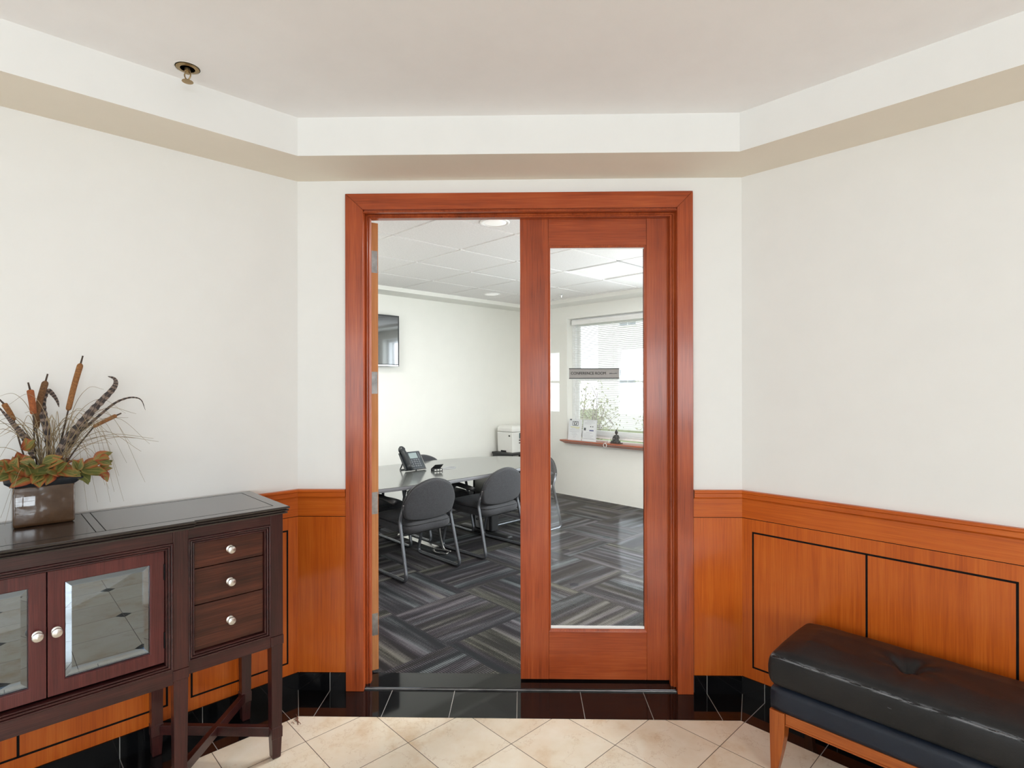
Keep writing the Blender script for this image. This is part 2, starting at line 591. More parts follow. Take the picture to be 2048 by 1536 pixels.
def mat_floor():
    """polished cream marble tiles laid along the building axes (object is turned 45 degrees)"""
    m, nt, p = newmat('cream_marble_tile')
    tc = N(nt, 'ShaderNodeTexCoord')
    sx = N(nt, 'ShaderNodeSeparateXYZ')
    L(nt, tc.outputs['Object'], sx.inputs[0])
    T = 0.2955
    a = math_(nt, 'DIVIDE', math_(nt, 'SUBTRACT', sx.outputs[0], 1.553), T)
    b = math_(nt, 'DIVIDE', math_(nt, 'SUBTRACT', sx.outputs[1], 1.625), T)
    fa, fb = math_(nt, 'FRACT', a), math_(nt, 'FRACT', b)
    da = math_(nt, 'MINIMUM', fa, math_(nt, 'SUBTRACT', 1.0, fa))
    db = math_(nt, 'MINIMUM', fb, math_(nt, 'SUBTRACT', 1.0, fb))
    line = math_(nt, 'LESS_THAN', math_(nt, 'MINIMUM', da, db), 0.0047)
    # dark cut-corner insets, only out in the middle of the lobby
    far = math_(nt, 'LESS_THAN', math_(nt, 'ADD', sx.outputs[0], sx.outputs[1]), 2.2)
    ev = lambda q: math_(nt, 'LESS_THAN', math_(nt, 'ABSOLUTE', math_(nt, 'SUBTRACT', math_(nt, 'FRACT', math_(nt, 'MULTIPLY', q, 0.5)), 0.5)), 0.25)
    dia = math_(nt, 'MULTIPLY', math_(nt, 'MULTIPLY', far, math_(nt, 'MULTIPLY', ev(a), ev(b))), math_(nt, 'LESS_THAN', math_(nt, 'ADD', da, db), 0.15))
    cell = N(nt, 'ShaderNodeCombineXYZ')
    L(nt, math_(nt, 'FLOOR', a), cell.inputs[0])
    L(nt, math_(nt, 'FLOOR', b), cell.inputs[1])
    wn = N(nt, 'ShaderNodeTexWhiteNoise', noise_dimensions='3D')
    L(nt, cell.outputs[0], wn.inputs['Vector'])
    sh = N(nt, 'ShaderNodeVectorMath', operation='ADD')
    L(nt, tc.outputs['Object'], sh.inputs[0])
    sc = N(nt, 'ShaderNodeVectorMath', operation='SCALE')
    L(nt, wn.outputs['Color'], sc.inputs[0])
    sc.inputs['Scale'].default_value = 9.0
    L(nt, sc.outputs[0], sh.inputs[1])
    f = noise(nt, sh.outputs[0], 5.5, 6, 0.62)
    col = ramp(nt, f, [(0.28, (0.72, 0.57, 0.39)), (0.45, (0.83, 0.74, 0.59)), (0.7, (0.89, 0.83, 0.71))])
    v1 = N(nt, 'ShaderNodeTexNoise')
    v1.inputs['Scale'].default_value = 3.2
    v1.inputs['Detail'].default_value = 9
    v1.inputs['Roughness'].default_value = 0.65
    L(nt, sh.outputs[0], v1.inputs['Vector'])
    vein = math_(nt, 'LESS_THAN', math_(nt, 'ABSOLUTE', math_(nt, 'SUBTRACT', v1.outputs['Fac'], 0.5)), 0.0035)
    col = mixc(nt, math_(nt, 'MULTIPLY', vein, 0.30), col, (0.50, 0.34, 0.20))
    dots = math_(nt, 'GREATER_THAN', noise(nt, sh.outputs[0], 60, 2, 0.5), 0.79)
    col = mixc(nt, math_(nt, 'MULTIPLY', dots, 0.5), col, (0.36, 0.25, 0.16))
    col = mixc(nt, wn.outputs['Value'], col, mixc(nt, 1.0, col, (0.93, 0.90, 0.88), 'MULTIPLY'))
    col = mixc(nt, dia, col, (0.03, 0.028, 0.027))
    col = mixc(nt, line, col, (0.10, 0.07, 0.05))
    L(nt, col, p.inputs['Base Color'])
    L(nt, math_(nt, 'ADD', math_(nt, 'MULTIPLY', line, 0.5), 0.07), p.inputs['Roughness'])
    return m


def mat_granite(joints=True, off=0.0, pitch=0.296, thick=0.0045):
    m, nt, p = newmat('black_granite')
    tc = N(nt, 'ShaderNodeTexCoord')
    v = coords(nt)
    f = noise(nt, v, 700, 2, 0.8)
    col = ramp(nt, f, [(0.55, (0.0045, 0.0045, 0.005)), (0.8, (0.03, 0.03, 0.033))])
    setv(p, rough=0.05, spec=0.5)
    if joints:
        sx = N(nt, 'ShaderNodeSeparateXYZ')
        L(nt, tc.outputs['Object'], sx.inputs[0])
        a = math_(nt, 'FRACT', math_(nt, 'ADD', math_(nt, 'DIVIDE', math_(nt, 'SUBTRACT', sx.outputs[0], off), pitch), 0.5))
        ln = math_(nt, 'LESS_THAN', math_(nt, 'ABSOLUTE', math_(nt, 'SUBTRACT', a, 0.5)), thick)
        col = mixc(nt, ln, col, (0.34, 0.33, 0.31))
        L(nt, math_(nt, 'ADD', math_(nt, 'MULTIPLY', ln, 0.5), 0.05), p.inputs['Roughness'])
    L(nt, col, p.inputs['Base Color'])
    return m


def mat_carpet():
    m, nt, p = newmat('striped_carpet_tile')
    tc = N(nt, 'ShaderNodeTexCoord')
    sx = N(nt, 'ShaderNodeSeparateXYZ')
    L(nt, tc.outputs['Object'], sx.inputs[0])
    T = 0.57
    U = math_(nt, 'DIVIDE', math_(nt, 'SUBTRACT', sx.outputs[0], 1.89), T)
    V = math_(nt, 'DIVIDE', math_(nt, 'SUBTRACT', sx.outputs[1], 2.473), T)
    iu, iv = math_(nt, 'FLOOR', U), math_(nt, 'FLOOR', V)
    fu, fv = math_(nt, 'FRACT', U), math_(nt, 'FRACT', V)
    par = math_(nt, 'ABSOLUTE', math_(nt, 'MODULO', math_(nt, 'ADD', math_(nt, 'ADD', iu, iv), 100), 2))
    # along / across the pile lines of each quarter-turned tile
    along = math_(nt, 'ADD', math_(nt, 'MULTIPLY', U, math_(nt, 'SUBTRACT', 1, par)), math_(nt, 'MULTIPLY', V, par))
    across = math_(nt, 'ADD', math_(nt, 'MULTIPLY', V, math_(nt, 'SUBTRACT', 1, par)), math_(nt, 'MULTIPLY', U, par))
    cv = N(nt, 'ShaderNodeCombineXYZ')
    L(nt, math_(nt, 'MULTIPLY', along, 0.55), cv.inputs[0])
    L(nt, math_(nt, 'MULTIPLY', across, 10.0), cv.inputs[1])
    L(nt, math_(nt, 'ADD', math_(nt, 'MULTIPLY', iu, 3.7), math_(nt, 'MULTIPLY', iv, 7.1)), cv.inputs[2])
    band = noise(nt, cv.outputs[0], 1.0, 3, 0.55)
    rib = math_(nt, 'SINE', math_(nt, 'MULTIPLY', along, 2 * PI * 46))
    speck = noise(nt, tc.outputs['Object'], 330, 2, 0.8)
    hue = noise(nt, cv.outputs[0], 0.33, 2, 0.5)
    dark = ramp(nt, hue, [(0.35, (0.013, 0.015, 0.017)), (0.5, (0.017, 0.015, 0.018)), (0.65, (0.017, 0.017, 0.014))])
    lite = ramp(nt, hue, [(0.35, (0.115, 0.130, 0.136)), (0.5, (0.108, 0.100, 0.112)), (0.65, (0.150, 0.150, 0.124))])
    k = math_(nt, 'ADD', math_(nt, 'MULTIPLY', math_(nt, 'SUBTRACT', band, 0.49), 4.6), math_(nt, 'MULTIPLY', math_(nt, 'SUBTRACT', speck, 0.5), 2.2))
    k = math_(nt, 'ADD', k, math_(nt, 'MULTIPLY', rib, 0.36))
    cl = N(nt, 'ShaderNodeClamp')
    L(nt, k, cl.inputs[0])
    col = mixc(nt, cl.outputs[0], dark, lite)
    du = math_(nt, 'MINIMUM', fu, math_(nt, 'SUBTRACT', 1, fu))
    dv = math_(nt, 'MINIMUM', fv, math_(nt, 'SUBTRACT', 1, fv))
    seam = math_(nt, 'LESS_THAN', math_(nt, 'MINIMUM', du, dv), 0.005)
    col = mixc(nt, math_(nt, 'MULTIPLY', seam, 0.6), col, (0.02, 0.02, 0.022))
    L(nt, col, p.inputs['Base Color'])
    setv(p, rough=1.0, sheen=0.0, spec=0.2)
    bump(nt, p, speck, 0.5, 0.004)
    return m


M['pot'] = mat_pot()
M['cat1'] = mat_cattail('cattail_brown', (0.15, 0.06, 0.018), (0.34, 0.15, 0.05))
M['cat2'] = mat_cattail('cattail_rust', (0.20, 0.055, 0.018), (0.36, 0.11, 0.035))
M['cat3'] = mat_cattail('cattail_umber', (0.085, 0.042, 0.018), (0.20, 0.10, 0.04))
M['feather'] = mat_feather()
M['leaf'] = mat_leaf()
M['fabric'] = mat_fabric()
M['leather'] = mat_leather(True)
M['leather2'] = mat_leather(False)
M['floor'] = mat_floor()
M['carpet'] = mat_carpet()
M['gran_back'] = mat_granite(True, -0.0305)
M['gran_left'] = mat_granite(True, 0.125, 0.290)
M['gran_right'] = mat_granite(True, -0.106)
M['granite'] = mat_granite(False)

AL = math.radians(225)       # left-wall frame: x = along the wall towards us, y = out of the wall
AR = math.radians(135)       # right-wall frame: x = minus distance along the wall, y = out of the wall
AC = math.radians(45)        # conference frame: x = u, y = v
PA, PB = Vector((XA, D, 0)), Vector((XB, D, 0))

# ================================================================== SETTING: the lobby
bm = bmesh.new()
# floor polygon in (u, v)
fl = [(U0, V0), (UB, V0), (UB, VB), (UA, VA), (U0, VA)]
prism(bm, fl, -0.08, 0.0)
struct('floor', bm, M['floor'], 'cream polished marble tile floor laid on the diagonal', (0, 0, 0), AC)

LEN = 3.6
# door wall with its opening: rough opening X -0.785..0.750, Z 0..2.275
bm = bmesh.new()
OX0, OX1, OZ = -0.790, 0.752, 2.29
WT = 0.13
box(bm, XA - 0.09, OX0, D, D + WT, 0, 2.75)
box(bm, OX1, XB + 0.09, D, D + WT, 0, 2.75)
box(bm, OX0, OX1, D, D + WT, OZ, 2.75)
struct('wall_back', bm, M['wall'], 'short cream wall around the double doors')
bm = bmesh.new()
box(bm, -0.0, UA - U0 + 0.12, -0.13, 0, 0, 2.75)
struct('wall_left', bm, M['wall'], 'cream wall behind the dark sideboard', PA, AL)
bm = bmesh.new()
box(bm, -(VB - V0) - 0.12, 0, -0.13, 0, 0, 2.75)
struct('wall_right', bm, M['wall'], 'cream wall behind the black leather bench', PB, AR)


def wall_open(bm, a0, a1, t0, t1, z0, z1, holes):
    """wall along x with rectangular holes [(x0,x1,z0,z1)] left to right"""
    x = a0
    for h in holes:
        box(bm, x, h[0], t0, t1, z0, z1)
        if h[2] > z0:
            box(bm, h[0], h[1], t0, t1, z0, h[2])
        box(bm, h[0], h[1], t0, t1, h[3], z1)
        x = h[1]
    box(bm, x, a1, t0, t1, z0, z1)


bm = bmesh.new()
wall_open(bm, U0 - 0.12, UB + 0.13, V0 - 0.13, V0, 0, 2.75, [(-4.35, -3.29, 0.87, 2.12), (-2.01, -0.05, 0.87, 2.12)])
struct('wall_front', bm, M['wall'], 'cream wall with two windows behind the camera', (0, 0, 0), AC)
bm = bmesh.new()
# wall on the far left end of the lobby, built in (v) along x: frame turned 135
wall_open(bm, V0, VA + 0.13, 0, 0.13, 0, 2.75, [(-2.4, 0.0, 0.6, 2.3)])
struct('wall_side', bm, M['wall'], 'cream end wall of the lobby with an added wide window', uv(U0, 0), math.radians(135))


def inset_poly(o):
    """lobby outline moved inwards by o, in (u, v)"""
    # chamfer line: Y = D - o
    k = (D - o) / S2                        # u + v
    return [(U0 + o, V0 + o), (UB - o, V0 + o), (UB - o, k - (UB - o)), (k - (VA - o), VA - o), (U0 + o, VA - o)]


bm = bmesh.new()
pi_ = inset_poly(INS)
prism(bm, pi_, ZC, ZC + 0.06)
struct('ceiling', bm, M['ceiling'], 'flat off-white tray ceiling of the lobby', (0, 0, 0), AC)
bm = bmesh.new()
po = inset_poly(-0.02)
for i in range(5):
    j = (i + 1) % 5
    prism(bm, [po[i], po[j], pi_[j], pi_[i]], ZT, 2.70)
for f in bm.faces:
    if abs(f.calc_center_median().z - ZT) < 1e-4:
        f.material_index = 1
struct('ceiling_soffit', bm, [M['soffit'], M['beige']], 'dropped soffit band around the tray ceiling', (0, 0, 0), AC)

# ---- black granite border and baseboards
B = 0.2155
ib = inset_poly(B)
io = inset_poly(0)


def local(p, origin, ang):
    P = uv(*p) - origin
    c, s = math.cos(-ang), math.sin(-ang)
    return (P.x * c - P.y * s, P.x * s + P.y * c)


def border(name, a, b, origin, ang, mat, lab, n):
    bm = bmesh.new()
    pts = [local(q, origin, ang) for q in (io[a], io[b], ib[b], ib[a])]
    prism(bm, pts, 0.0, 0.0012)
    struct(name, bm, mat, lab, origin, ang)


border('trim_1', 2, 3, Vector((0, D, 0)), 0.0, M['gran_back'], 'black granite floor border along the door wall', 1)
border('trim_2', 3, 4, PA, AL, M['gran_left'], 'black granite floor border under the sideboard', 2)
border('trim_3', 1, 2, PB, AR, M['gran_right'], 'black granite floor border under the bench', 3)
ZBASE = 0.0843
bm = bmesh.new()
box(bm, XA + 0.008, -0.842, -0.010, 0, 0, ZBASE)
box(bm, 0.798, XB - 0.008, -0.010, 0, 0, ZBASE)
struct('baseboard_back', bm, M['gran_back'], 'black granite baseboard either side of the doors', (0, D, 0), 0)
bm = bmesh.new()
box(bm, 0, LEN, 0, 0.010, 0, ZBASE)
struct('baseboard_left', bm, M['gran_left'], 'black granite baseboard behind the sideboard', PA, AL)
bm = bmesh.new()
box(bm, -LEN, 0, 0, 0.010, 0, ZBASE)
struct('baseboard_right', bm, M['gran_right'], 'black granite baseboard behind the bench', PB, AR)
# pale grout line at the foot of the baseboards and mitre joints
M['grout'] = plain('pale_grout', (0.33, 0.32, 0.30), 0.8)
bm = bmesh.new()
for (pa, pb) in ((io[3], ib[3]), (io[2], ib[2])):
    a, b = uv(*pa), uv(*pb)
    d = (b - a).normalized()
    n = Vector((-d.y, d.x, 0)) * 0.0013
    prism(bm, [(a + n)[:2], (a - n)[:2], (b - n)[:2], (b + n)[:2]], 0.0012, 0.0016)
struct('trim_4', bm, M['grout'], 'grout mitre joints of the black floor border')

# ---- cherry wainscot
ZG, ZR = 0.8262, 0.955
HW = 0.006            # board thickness
RAILP = [(0.0, 0.915), (0.012, 0.915), (0.020, 0.922), (0.020, 0.940), (0.024, 0.944), (0.024, 0.951), (0.020, 0.955), (0.0, 0.955)]


def rail_run(bm, x0, x1, sgn=1, m0=0.0, m1=0.0):
    """chair-rail profile swept along x, y = out of the wall; m = mitre slope at each end"""
    rr = []
    for x, mt in ((x0, m0), (x1, m1)):
        rr.append([(x + mt * y, sgn * (y + HW * 0), z) for y, z in RAILP])
    rings(bm, rr)


TM = math.tan(math.radians(22.5))


def wains(name, num, x0, x1, sgn, loc, ang, inlays, lab, m0=0.0, m1=0.0):
    bm = bmesh.new()

    def slab(z0, z1, t):
        ys = (0, sgn * t)
        rr = [[(x0, 0, z0), (x1, 0, z0), (x1, 0, z1), (x0, 0, z1)],
              [(x0 + m0 * t, sgn * t, z0), (x1 + m1 * t, sgn * t, z0), (x1 + m1 * t, sgn * t, z1), (x0 + m0 * t, sgn * t, z1)]]
        rings(bm, rr)
    slab(ZBASE + 0.001, ZG - 0.002, HW)
    o = struct(name, bm, M['cherry'], lab, loc, ang)
    bm = bmesh.new()
    slab(ZG + 0.001, 0.915, HW)
    ob('frieze', bm, M['cherry_x'], o)
    bm = bmesh.new()
    rail_run(bm, x0, x1, sgn, m0, m1)
    ob('chair_rail', bm, M['cherry_x'], o)
    if inlays:
        bm = bmesh.new()
        wln = 0.0078
        t0, t1 = (HW - 0.001, HW + 0.0006)

        def strip(a, b, c, d):
            box(bm, min(a, b), max(a, b), min(sgn * t0, sgn * t1), max(sgn * t0, sgn * t1), c, d)
        for (a, b, mids) in inlays:
            z0, z1 = 0.139, 0.768
            strip(a, b, z0, z0 + wln)
            strip(a, b, z1 - wln, z1)
            for xx in [a, b] + list(mids):
                strip(xx - wln / 2, xx + wln / 2, z0, z1)
        ob('inlay', bm, M['black'], o)
    bm = bmesh.new()
    box(bm, x0, x1, min(0, sgn * 0.003), max(0, sgn * 0.003), ZG - 0.004, ZG + 0.003)
    ob('shadow_groove', bm, M['black'], o)
    return o


wains('trim_5', 5, XA, -0.842, -1, (0, D, 0), 0, None, 'plain cherry wainscot panel left of the doors', m0=TM)
wains('trim_6', 6, 0.798, XB, -1, (0, D, 0), 0, None, 'plain cherry wainscot panel right of the doors', m1=-TM)
wains('trim_7', 7, 0.0, LEN, 1, PA, AL, [(0.053, 0.455, ()), (0.545, 1.45, (1.0,)), (1.54, 2.45, (2.0,))], 'cherry wainscot with black inlay lines behind the sideboard', m0=TM)
wains('trim_8', 8, -LEN, 0.0, 1, PB, AR, [(-0.959, -0.053, (-0.508,)), (-1.96, -1.05, (-1.5,)), (-2.95, -2.05, (-2.5,))], 'cherry wainscot with black inlay lines behind the bench', m1=-TM)

# ---- door casing and jambs
CF = 0.020
bm = bmesh.new()
CX0, CX1, CI0, CI1, CZ, CZI = -0.840, 0.793, -0.756, 0.720, 2.352, 2.276


def casing_ring(bm, o0, o1, y0, y1):
    """U-shaped frame: o0/o1 = (x0, x1, ztop) outer and inner outlines"""
    def pts(o, y):
        return [(o[0], y, 0.0), (o[0], y, o[2]), (o[1], y, o[2]), (o[1], y, 0.0)]
    A0, A1, B0, B1 = pts(o0, y0), pts(o0, y1), pts(o1, y0), pts(o1, y1)
    va = [[bm.verts.new(p) for p in r] for r in (A0, A1, B1, B0)]
    for i in range(4):
        a, b = va[i], va[(i + 1) % 4]
        for k in range(3):
            bm.faces.new((a[k], a[k + 1], b[k + 1], b[k]))
    for k in (0, 3):
        bm.faces.new([va[i][k] for i in range(4)])


fr = struct('door_1', bmesh.new(), M['casing'], 'cherry casing and jambs of the double doors')
bm = bmesh.new()
for s, (a, b) in (('l', (CX0, CI0)), ('r', (CI1, CX1))):
    zt_in, zt_out = CZI, CZ
    if s == 'l':
        pts = [(a, 0.002), (b, 0.002), (b, zt_in), (a, zt_out)]
    else:
        pts = [(a, 0.002), (b, 0.002), (b, zt_out), (a, zt_in)]
    rings(bm, [[(x, D - CF, z) for x, z in pts], [(x, D, z) for x, z in pts]])
ob('casing_upright', bm, M['casing'], fr, bevel=0.0015)
bm = bmesh.new()
pts = [(CI0, CZI + 0.001), (CI1, CZI + 0.001), (CX1, CZ + 0.0005), (CX0, CZ + 0.0005)]
rings(bm, [[(x, D - CF, z) for x, z in pts], [(x, D, z) for x, z in pts]])
ob('casing_head', bm, M['casing_x'], fr, bevel=0.0015)
bm = bmesh.new()
# bead behind the casing edge, jamb boards, then the stop
casing_ring(bm, (-0.790, 0.752, 2.289), (-0.7635, 0.7275, 2.2700), D - 0.006, D + WT + 0.006)
casing_ring(bm, (-0.764, 0.728, 2.2705), (-0.757, 0.721, 2.2650), D - 0.012, D + 0.016)
ob('jamb', bm, M['casing'], fr, bevel=0.002)
bm = bmesh.new()
casing_ring(bm, (-0.764, 0.728, 2.2705), (-0.7475, 0.7115, 2.2590), D + 0.030, D + 0.072)
casing_ring(bm, (-0.748, 0.712, 2.2595), (-0.738, 0.7015, 2.2525), D + 0.036, D + 0.068)
ob('door_stop', bm, M['casing'], fr, bevel=0.003)
# saddle
bm = bmesh.new()
box(bm, -0.788, 0.750, D + 0.004, D + WT + 0.01, 0.0, 0.011)
o = struct('trim_9', bm, M['granite'], 'black granite threshold under the doors', bevel=0.002)
bm = bmesh.new()
box(bm, -0.757, 0.721, D - 0.003, D + 0.004, 0.0, 0.0085)
struct('trim_10', bm, M['darkmetal'], 'thin metal edge strip of the threshold', bevel=0.002)

# ---- right door leaf, closed
YF = 2.706


def leaf(name, lab, width, thick, loc, rz, hinge_right):
    """door leaf: local x from 0 (hinge edge) to width, y from 0 (lobby face) to thick"""
    root = bpy.data.objects.new(name, None)
    root.empty_display_size = 0.1
    link(root)
    tag(root, lab, None, None, 'structure')
    root.location = loc
    root.rotation_euler = (0, 0, rz)
    W = width
    z0, z1 = 0.020, 2.262
    ga, gb = 0.148, W - 0.135          # glass opening in x, hinge side first
    if not hinge_right:
        pass
    gz0, gz1 = 0.262, 2.113
    for nm, (a, b) in (('stile', (0.0, ga - 0.011)), ('stile', (gb + 0.011, W))):
        bm = bmesh.new()
        box(bm, min(a, b), max(a, b), 0, thick, z0, z1)
        ob(nm, bm, M['casing'], root, bevel=0.0012)
    for nm, (c, d) in (('bottom_rail', (z0, gz0 - 0.011)), ('top_rail', (gz1 + 0.011, z1))):
        bm = bmesh.new()
        box(bm, ga - 0.0105, gb + 0.0105, 0.0006, thick - 0.0006, c, d)
        ob(nm, bm, M['casing_x'], root, bevel=0.0012)
    bm = bmesh.new()
    rect_mould(bm, ga - 0.011, gb + 0.011, gz0 - 0.011, gz1 + 0.011, [(0, 0.016), (0, 0.002), (0.009, 0.006), (0.011, 0.016)])
    rect_mould(bm, ga - 0.011, gb + 0.011, gz0 - 0.011, gz1 + 0.011, [(0, thick - 0.016), (0, thick - 0.002), (0.009, thick - 0.006), (0.011, thick - 0.016)])
    ob('glazing_bead', bm, M['casing'], root)
    bm = bmesh.new()
    box(bm, ga - 0.006, gb + 0.006, thick / 2 - 0.003, thick / 2 + 0.003, gz0 - 0.006, gz1 + 0.006)
    ob('glass_pane', bm, M['glass'], root)
    bm = bmesh.new()
    box(bm, ga - 0.002, gb + 0.002, 0.013, 0.019, gz0 - 0.002, gz0 + 0.011)
    box(bm, ga - 0.002, gb + 0.002, 0.013, 0.019, gz1 - 0.004, gz1 + 0.002)
    ob('white_strip', bm, M['white'], root)  # white strips along the bottom and top of the pane
    return root


# right leaf: hinge on the right jamb, x runs towards the left when mirrored -> build unmirrored from the meeting edge
r = leaf('door_2', 'closed right leaf of the double doors with a tall glass pane', 0.735, 0.044, (-0.0145, YF, 0), 0.0, True)
# left leaf: hinge pivot at the left jamb, swung into the conference room
TH = math.radians(122)
pivot = Vector((-0.764, 2.764, 0))
rot = Matrix.Rotation(TH, 4, 'Z')
lo = pivot + rot @ Vector((0.003, -0.043, 0))
lf = leaf('door_3', 'open left leaf of the double doors seen edge on', 0.742, 0.037, lo, TH, False)
bm = bmesh.new()
box(bm, -0.0008, 0.0004, 0.001, 0.036, 0.021, 2.261)
ob('lit_edge_band', bm, M['lit_edge'], lf)  # thin band carrying the painted-in light on the hinge edge
for zc in (2.066, 1.460, 0.857, 0.249):
    bm = bmesh.new()
    # hinge leaf let into the door edge, five knuckles on the pin
    box(bm, -0.0015, 0.0005, 0.004, 0.040, zc - 0.055, zc + 0.055)
    for k in range(5):
        lathe(bm, [(0.0065, -0.0105), (0.0065, 0.0105)], 12, (-0.003, 0.043, zc - 0.044 + 0.022 * k))
    for (yy, dz) in ((0.012, 0.04), (0.026, 0.015), (0.012, -0.015), (0.026, -0.04)):
        lathe(bm, [(0.004, -0.0025), (0.0035, -0.0015)], 10, (0, yy, zc + dz), 'X')
    ob('hinge', bm, M['hinge'], lf, smooth=True, auto=40)

# ---- sign on the glass
SX, SZ = 0.345, 1.503
sg = thing('room_sign', 'brushed metal CONFERENCE ROOM plaque fixed to the glass of the closed door', 'sign', (SX, YF + 0.0185, SZ - 0.0255))
bm = bmesh.new()
box(bm, -0.121, 0.121, -0.006, 0, 0.004, 0.047)
box(bm, 0.0635, 0.0645, -0.0066, -0.005, 0.005, 0.046)
ob('plate', bm, M['signmetal'], sg)
bm = bmesh.new()
box(bm, -0.122, 0.122, -0.008, 0, 0.0, 0.004)
box(bm, -0.122, 0.122, -0.008, 0, 0.047, 0.051)
ob('holder_rail', bm, M['rubber'], sg, bevel=0.001)


def text(name, s, size, mat, parent, loc, sx=1.0, ext=0.0004, rot=(PI / 2, 0, 0), bold=0.0):
    c = bpy.data.curves.new(name, 'FONT')
    c.body = s
    c.size = 1.0
    c.extrude = ext / size
    c.offset = bold / size
    c.align_x = 'CENTER'
    c.align_y = 'CENTER'
    c.materials.append(mat)
    o = bpy.data.objects.new(name, c)
    o.location = loc
    o.rotation_euler = rot
    COL.objects.link(o)
    bpy.context.view_layer.update()
    me = bpy.data.meshes.new_from_object(o.evaluated_get(bpy.context.evaluated_depsgraph_get()))
    bpy.data.objects.remove(o)
    me.transform(Matrix.Diagonal((size * sx, size, size, 1)))
    o = bpy.data.objects.new(name, me)
    o.location = loc
    o.rotation_euler = rot
    return link(o, parent)


text('lettering', 'CONFERENCE ROOM', 0.0190, M['signtext'], sg, (-0.0275, -0.0066, 0.026), 0.93)
bm = bmesh.new()
xx = 0.0735
random.seed(5)
while xx < 0.109:       # the small line of print is too faint to read
    wv = random.uniform(0.0015, 0.0032)
    box(bm, xx, xx + wv, -0.0064, -0.0058, 0.0235, 0.0235 + random.choice((0.0034, 0.0034, 0.0050)))
    xx += wv + 0.0008
ob('small_print', bm, plain('faint_print', (0.10, 0.10, 0.11), 0.6), sg)

# ---- fire sprinkler in the lobby ceiling
sp = thing('fire_sprinkler', 'brass pendant fire sprinkler hanging from the lobby ceiling', 'sprinkler', (-1.196, 1.965, ZC))
bm = bmesh.new()
lathe(bm, [(0.0375, 0.0), (0.0375, -0.0015), (0.033, -0.003), (0.024, -0.0035), (0.024, 0.0)], 32)
ob('escutcheon', bm, M['brass'], sp, smooth=True, auto=35)
bm = bmesh.new()
lathe(bm, [(0.040, 0.0), (0.044, -0.0008), (0.046, -0.0002), (0.046, 0.0)], 32)
ob('ceiling_collar', bm, M['white'], sp)
bm = bmesh.new()
lathe(bm, [(0.010, -0.002), (0.010, -0.012), (0.0075, -0.014), (0.0075, -0.020)], 14)
for s in (-1, 1):
    tube(bm, curve_pts([(s * 0.006, 0, -0.014), (s * 0.011, 0, -0.024), (s * 0.008, 0, -0.035), (0, 0, -0.044)], 12), 0.0022, 8)
ob('frame', bm, M['brass'], sp, smooth=True, auto=50)
bm = bmesh.new()
lathe(bm, [(0.004, -0.042), (0.004, -0.046), (0.018, -0.0475), (0.0185, -0.049), (0.004, -0.0495)], 24)
ob('deflector', bm, M['brass'], sp, smooth=True, auto=35)

# ================================================================== SETTING: the conference room
bm = bmesh.new()
prism(bm, [(1.05, 2.72), (1.05, VS + 0.15), (US + 0.2, VS + 0.15), (US + 0.2, 1.05), (2.70, 1.05)], -0.08, 0.004)
struct('floor_carpet', bm, M['carpet'], 'dark striped carpet tiles of the conference room', (0, 0, 0), AC)
bm = bmesh.new()
box(bm, 1.10, US + 0.2, VS, VS + 0.15, 0, 2.75)
struct('wall_far_left', bm, M['cwall'], 'pale conference room wall carrying the television', (0, 0, 0), AC)
bm = bmesh.new()
box(bm, 1.10, 1.22, 2.70, VS, 0, 2.75)
struct('wall_near_left', bm, M['cwall'], 'conference room wall behind the open door leaf', (0, 0, 0), AC)
bm = bmesh.new()
box(bm, 2.66, US + 0.2, 1.11, 1.23, 0, 2.75)
struct('wall_near_right', bm, M['cwall'], 'conference room wall right of the doors', (0, 0, 0), AC)
# window wall: frame x = v axis.  turned 135: local x = v, local y = -u
WV0, WV1, WZ0, WZ1 = 3.40, 4.765, 0.735, 2.305
bm = bmesh.new()
wall_open(bm, 1.11, VS + 0.15, -US - 0.20, -US, 0, 2.75, [(1.55, 2.75, WZ0, WZ1), (WV0, WV1, WZ0, WZ1)])
struct('wall_window', bm, M['cwall'], 'conference room wall with its window and an added unseen one', (0, 0, 0), math.radians(135))
bm = bmesh.new()
box(bm, 1.0, US + 0.2, 1.0, VS + 0.15, 2.70, 2.78)
struct('ceiling_slab', bm, M['cwall'], 'slab above the conference room ceiling', (0, 0, 0), AC)
# soffit band
CI = 0.29
CT, CC = 2.468, 2.512
bm = bmesh.new()
box(bm, 1.22, US, VS - CI, VS, CT, 2.70)
box(bm, US - CI, US, 1.23, VS - CI, CT, 2.70)
struct('ceiling_band', bm, M['cwall'], 'painted soffit band around the conference room ceiling', (0, 0, 0), AC)
# lay-in tiles: every tile hangs a little below its grid bars
PANELS = ((3, 0), (3, -2), (1, -2), (-1, 2))  # all but the first are unseen panels added to light the room
PT = 0.617
GU, GV = 2.130, 2.825
bm = bmesh.new()
for i in range(-3, 7):
    for j in range(-4, 6):
        a0, a1 = GU + i * PT + 0.010, GU + (i + 1) * PT - 0.010
        b0, b1 = GV + j * PT + 0.010, GV + (j + 1) * PT - 0.010
        a1, b1 = min(a1, US - CI), min(b1, VS - CI)
        if (i, j) in PANELS:
            continue
        if a1 - a0 < 0.03 or b1 - b0 < 0.03:
            continue
        kk = (D + WT) / S2 + 0.015
        poly = [(a0, b0), (a1, b0), (a1, b1), (a0, b1)]
        out = []
        for q0, q1 in zip(poly, poly[1:] + poly[:1]):
            s0, s1 = q0[0] + q0[1] - kk, q1[0] + q1[1] - kk
            if s0 >= 0:
                out.append(q0)
            if (s0 >= 0) != (s1 >= 0):
                t_ = s0 / (s0 - s1)
                out.append((q0[0] + t_ * (q1[0] - q0[0]), q0[1] + t_ * (q1[1] - q0[1])))
        if len(out) > 2:
            prism(bm, out, CC, CC + 0.015)
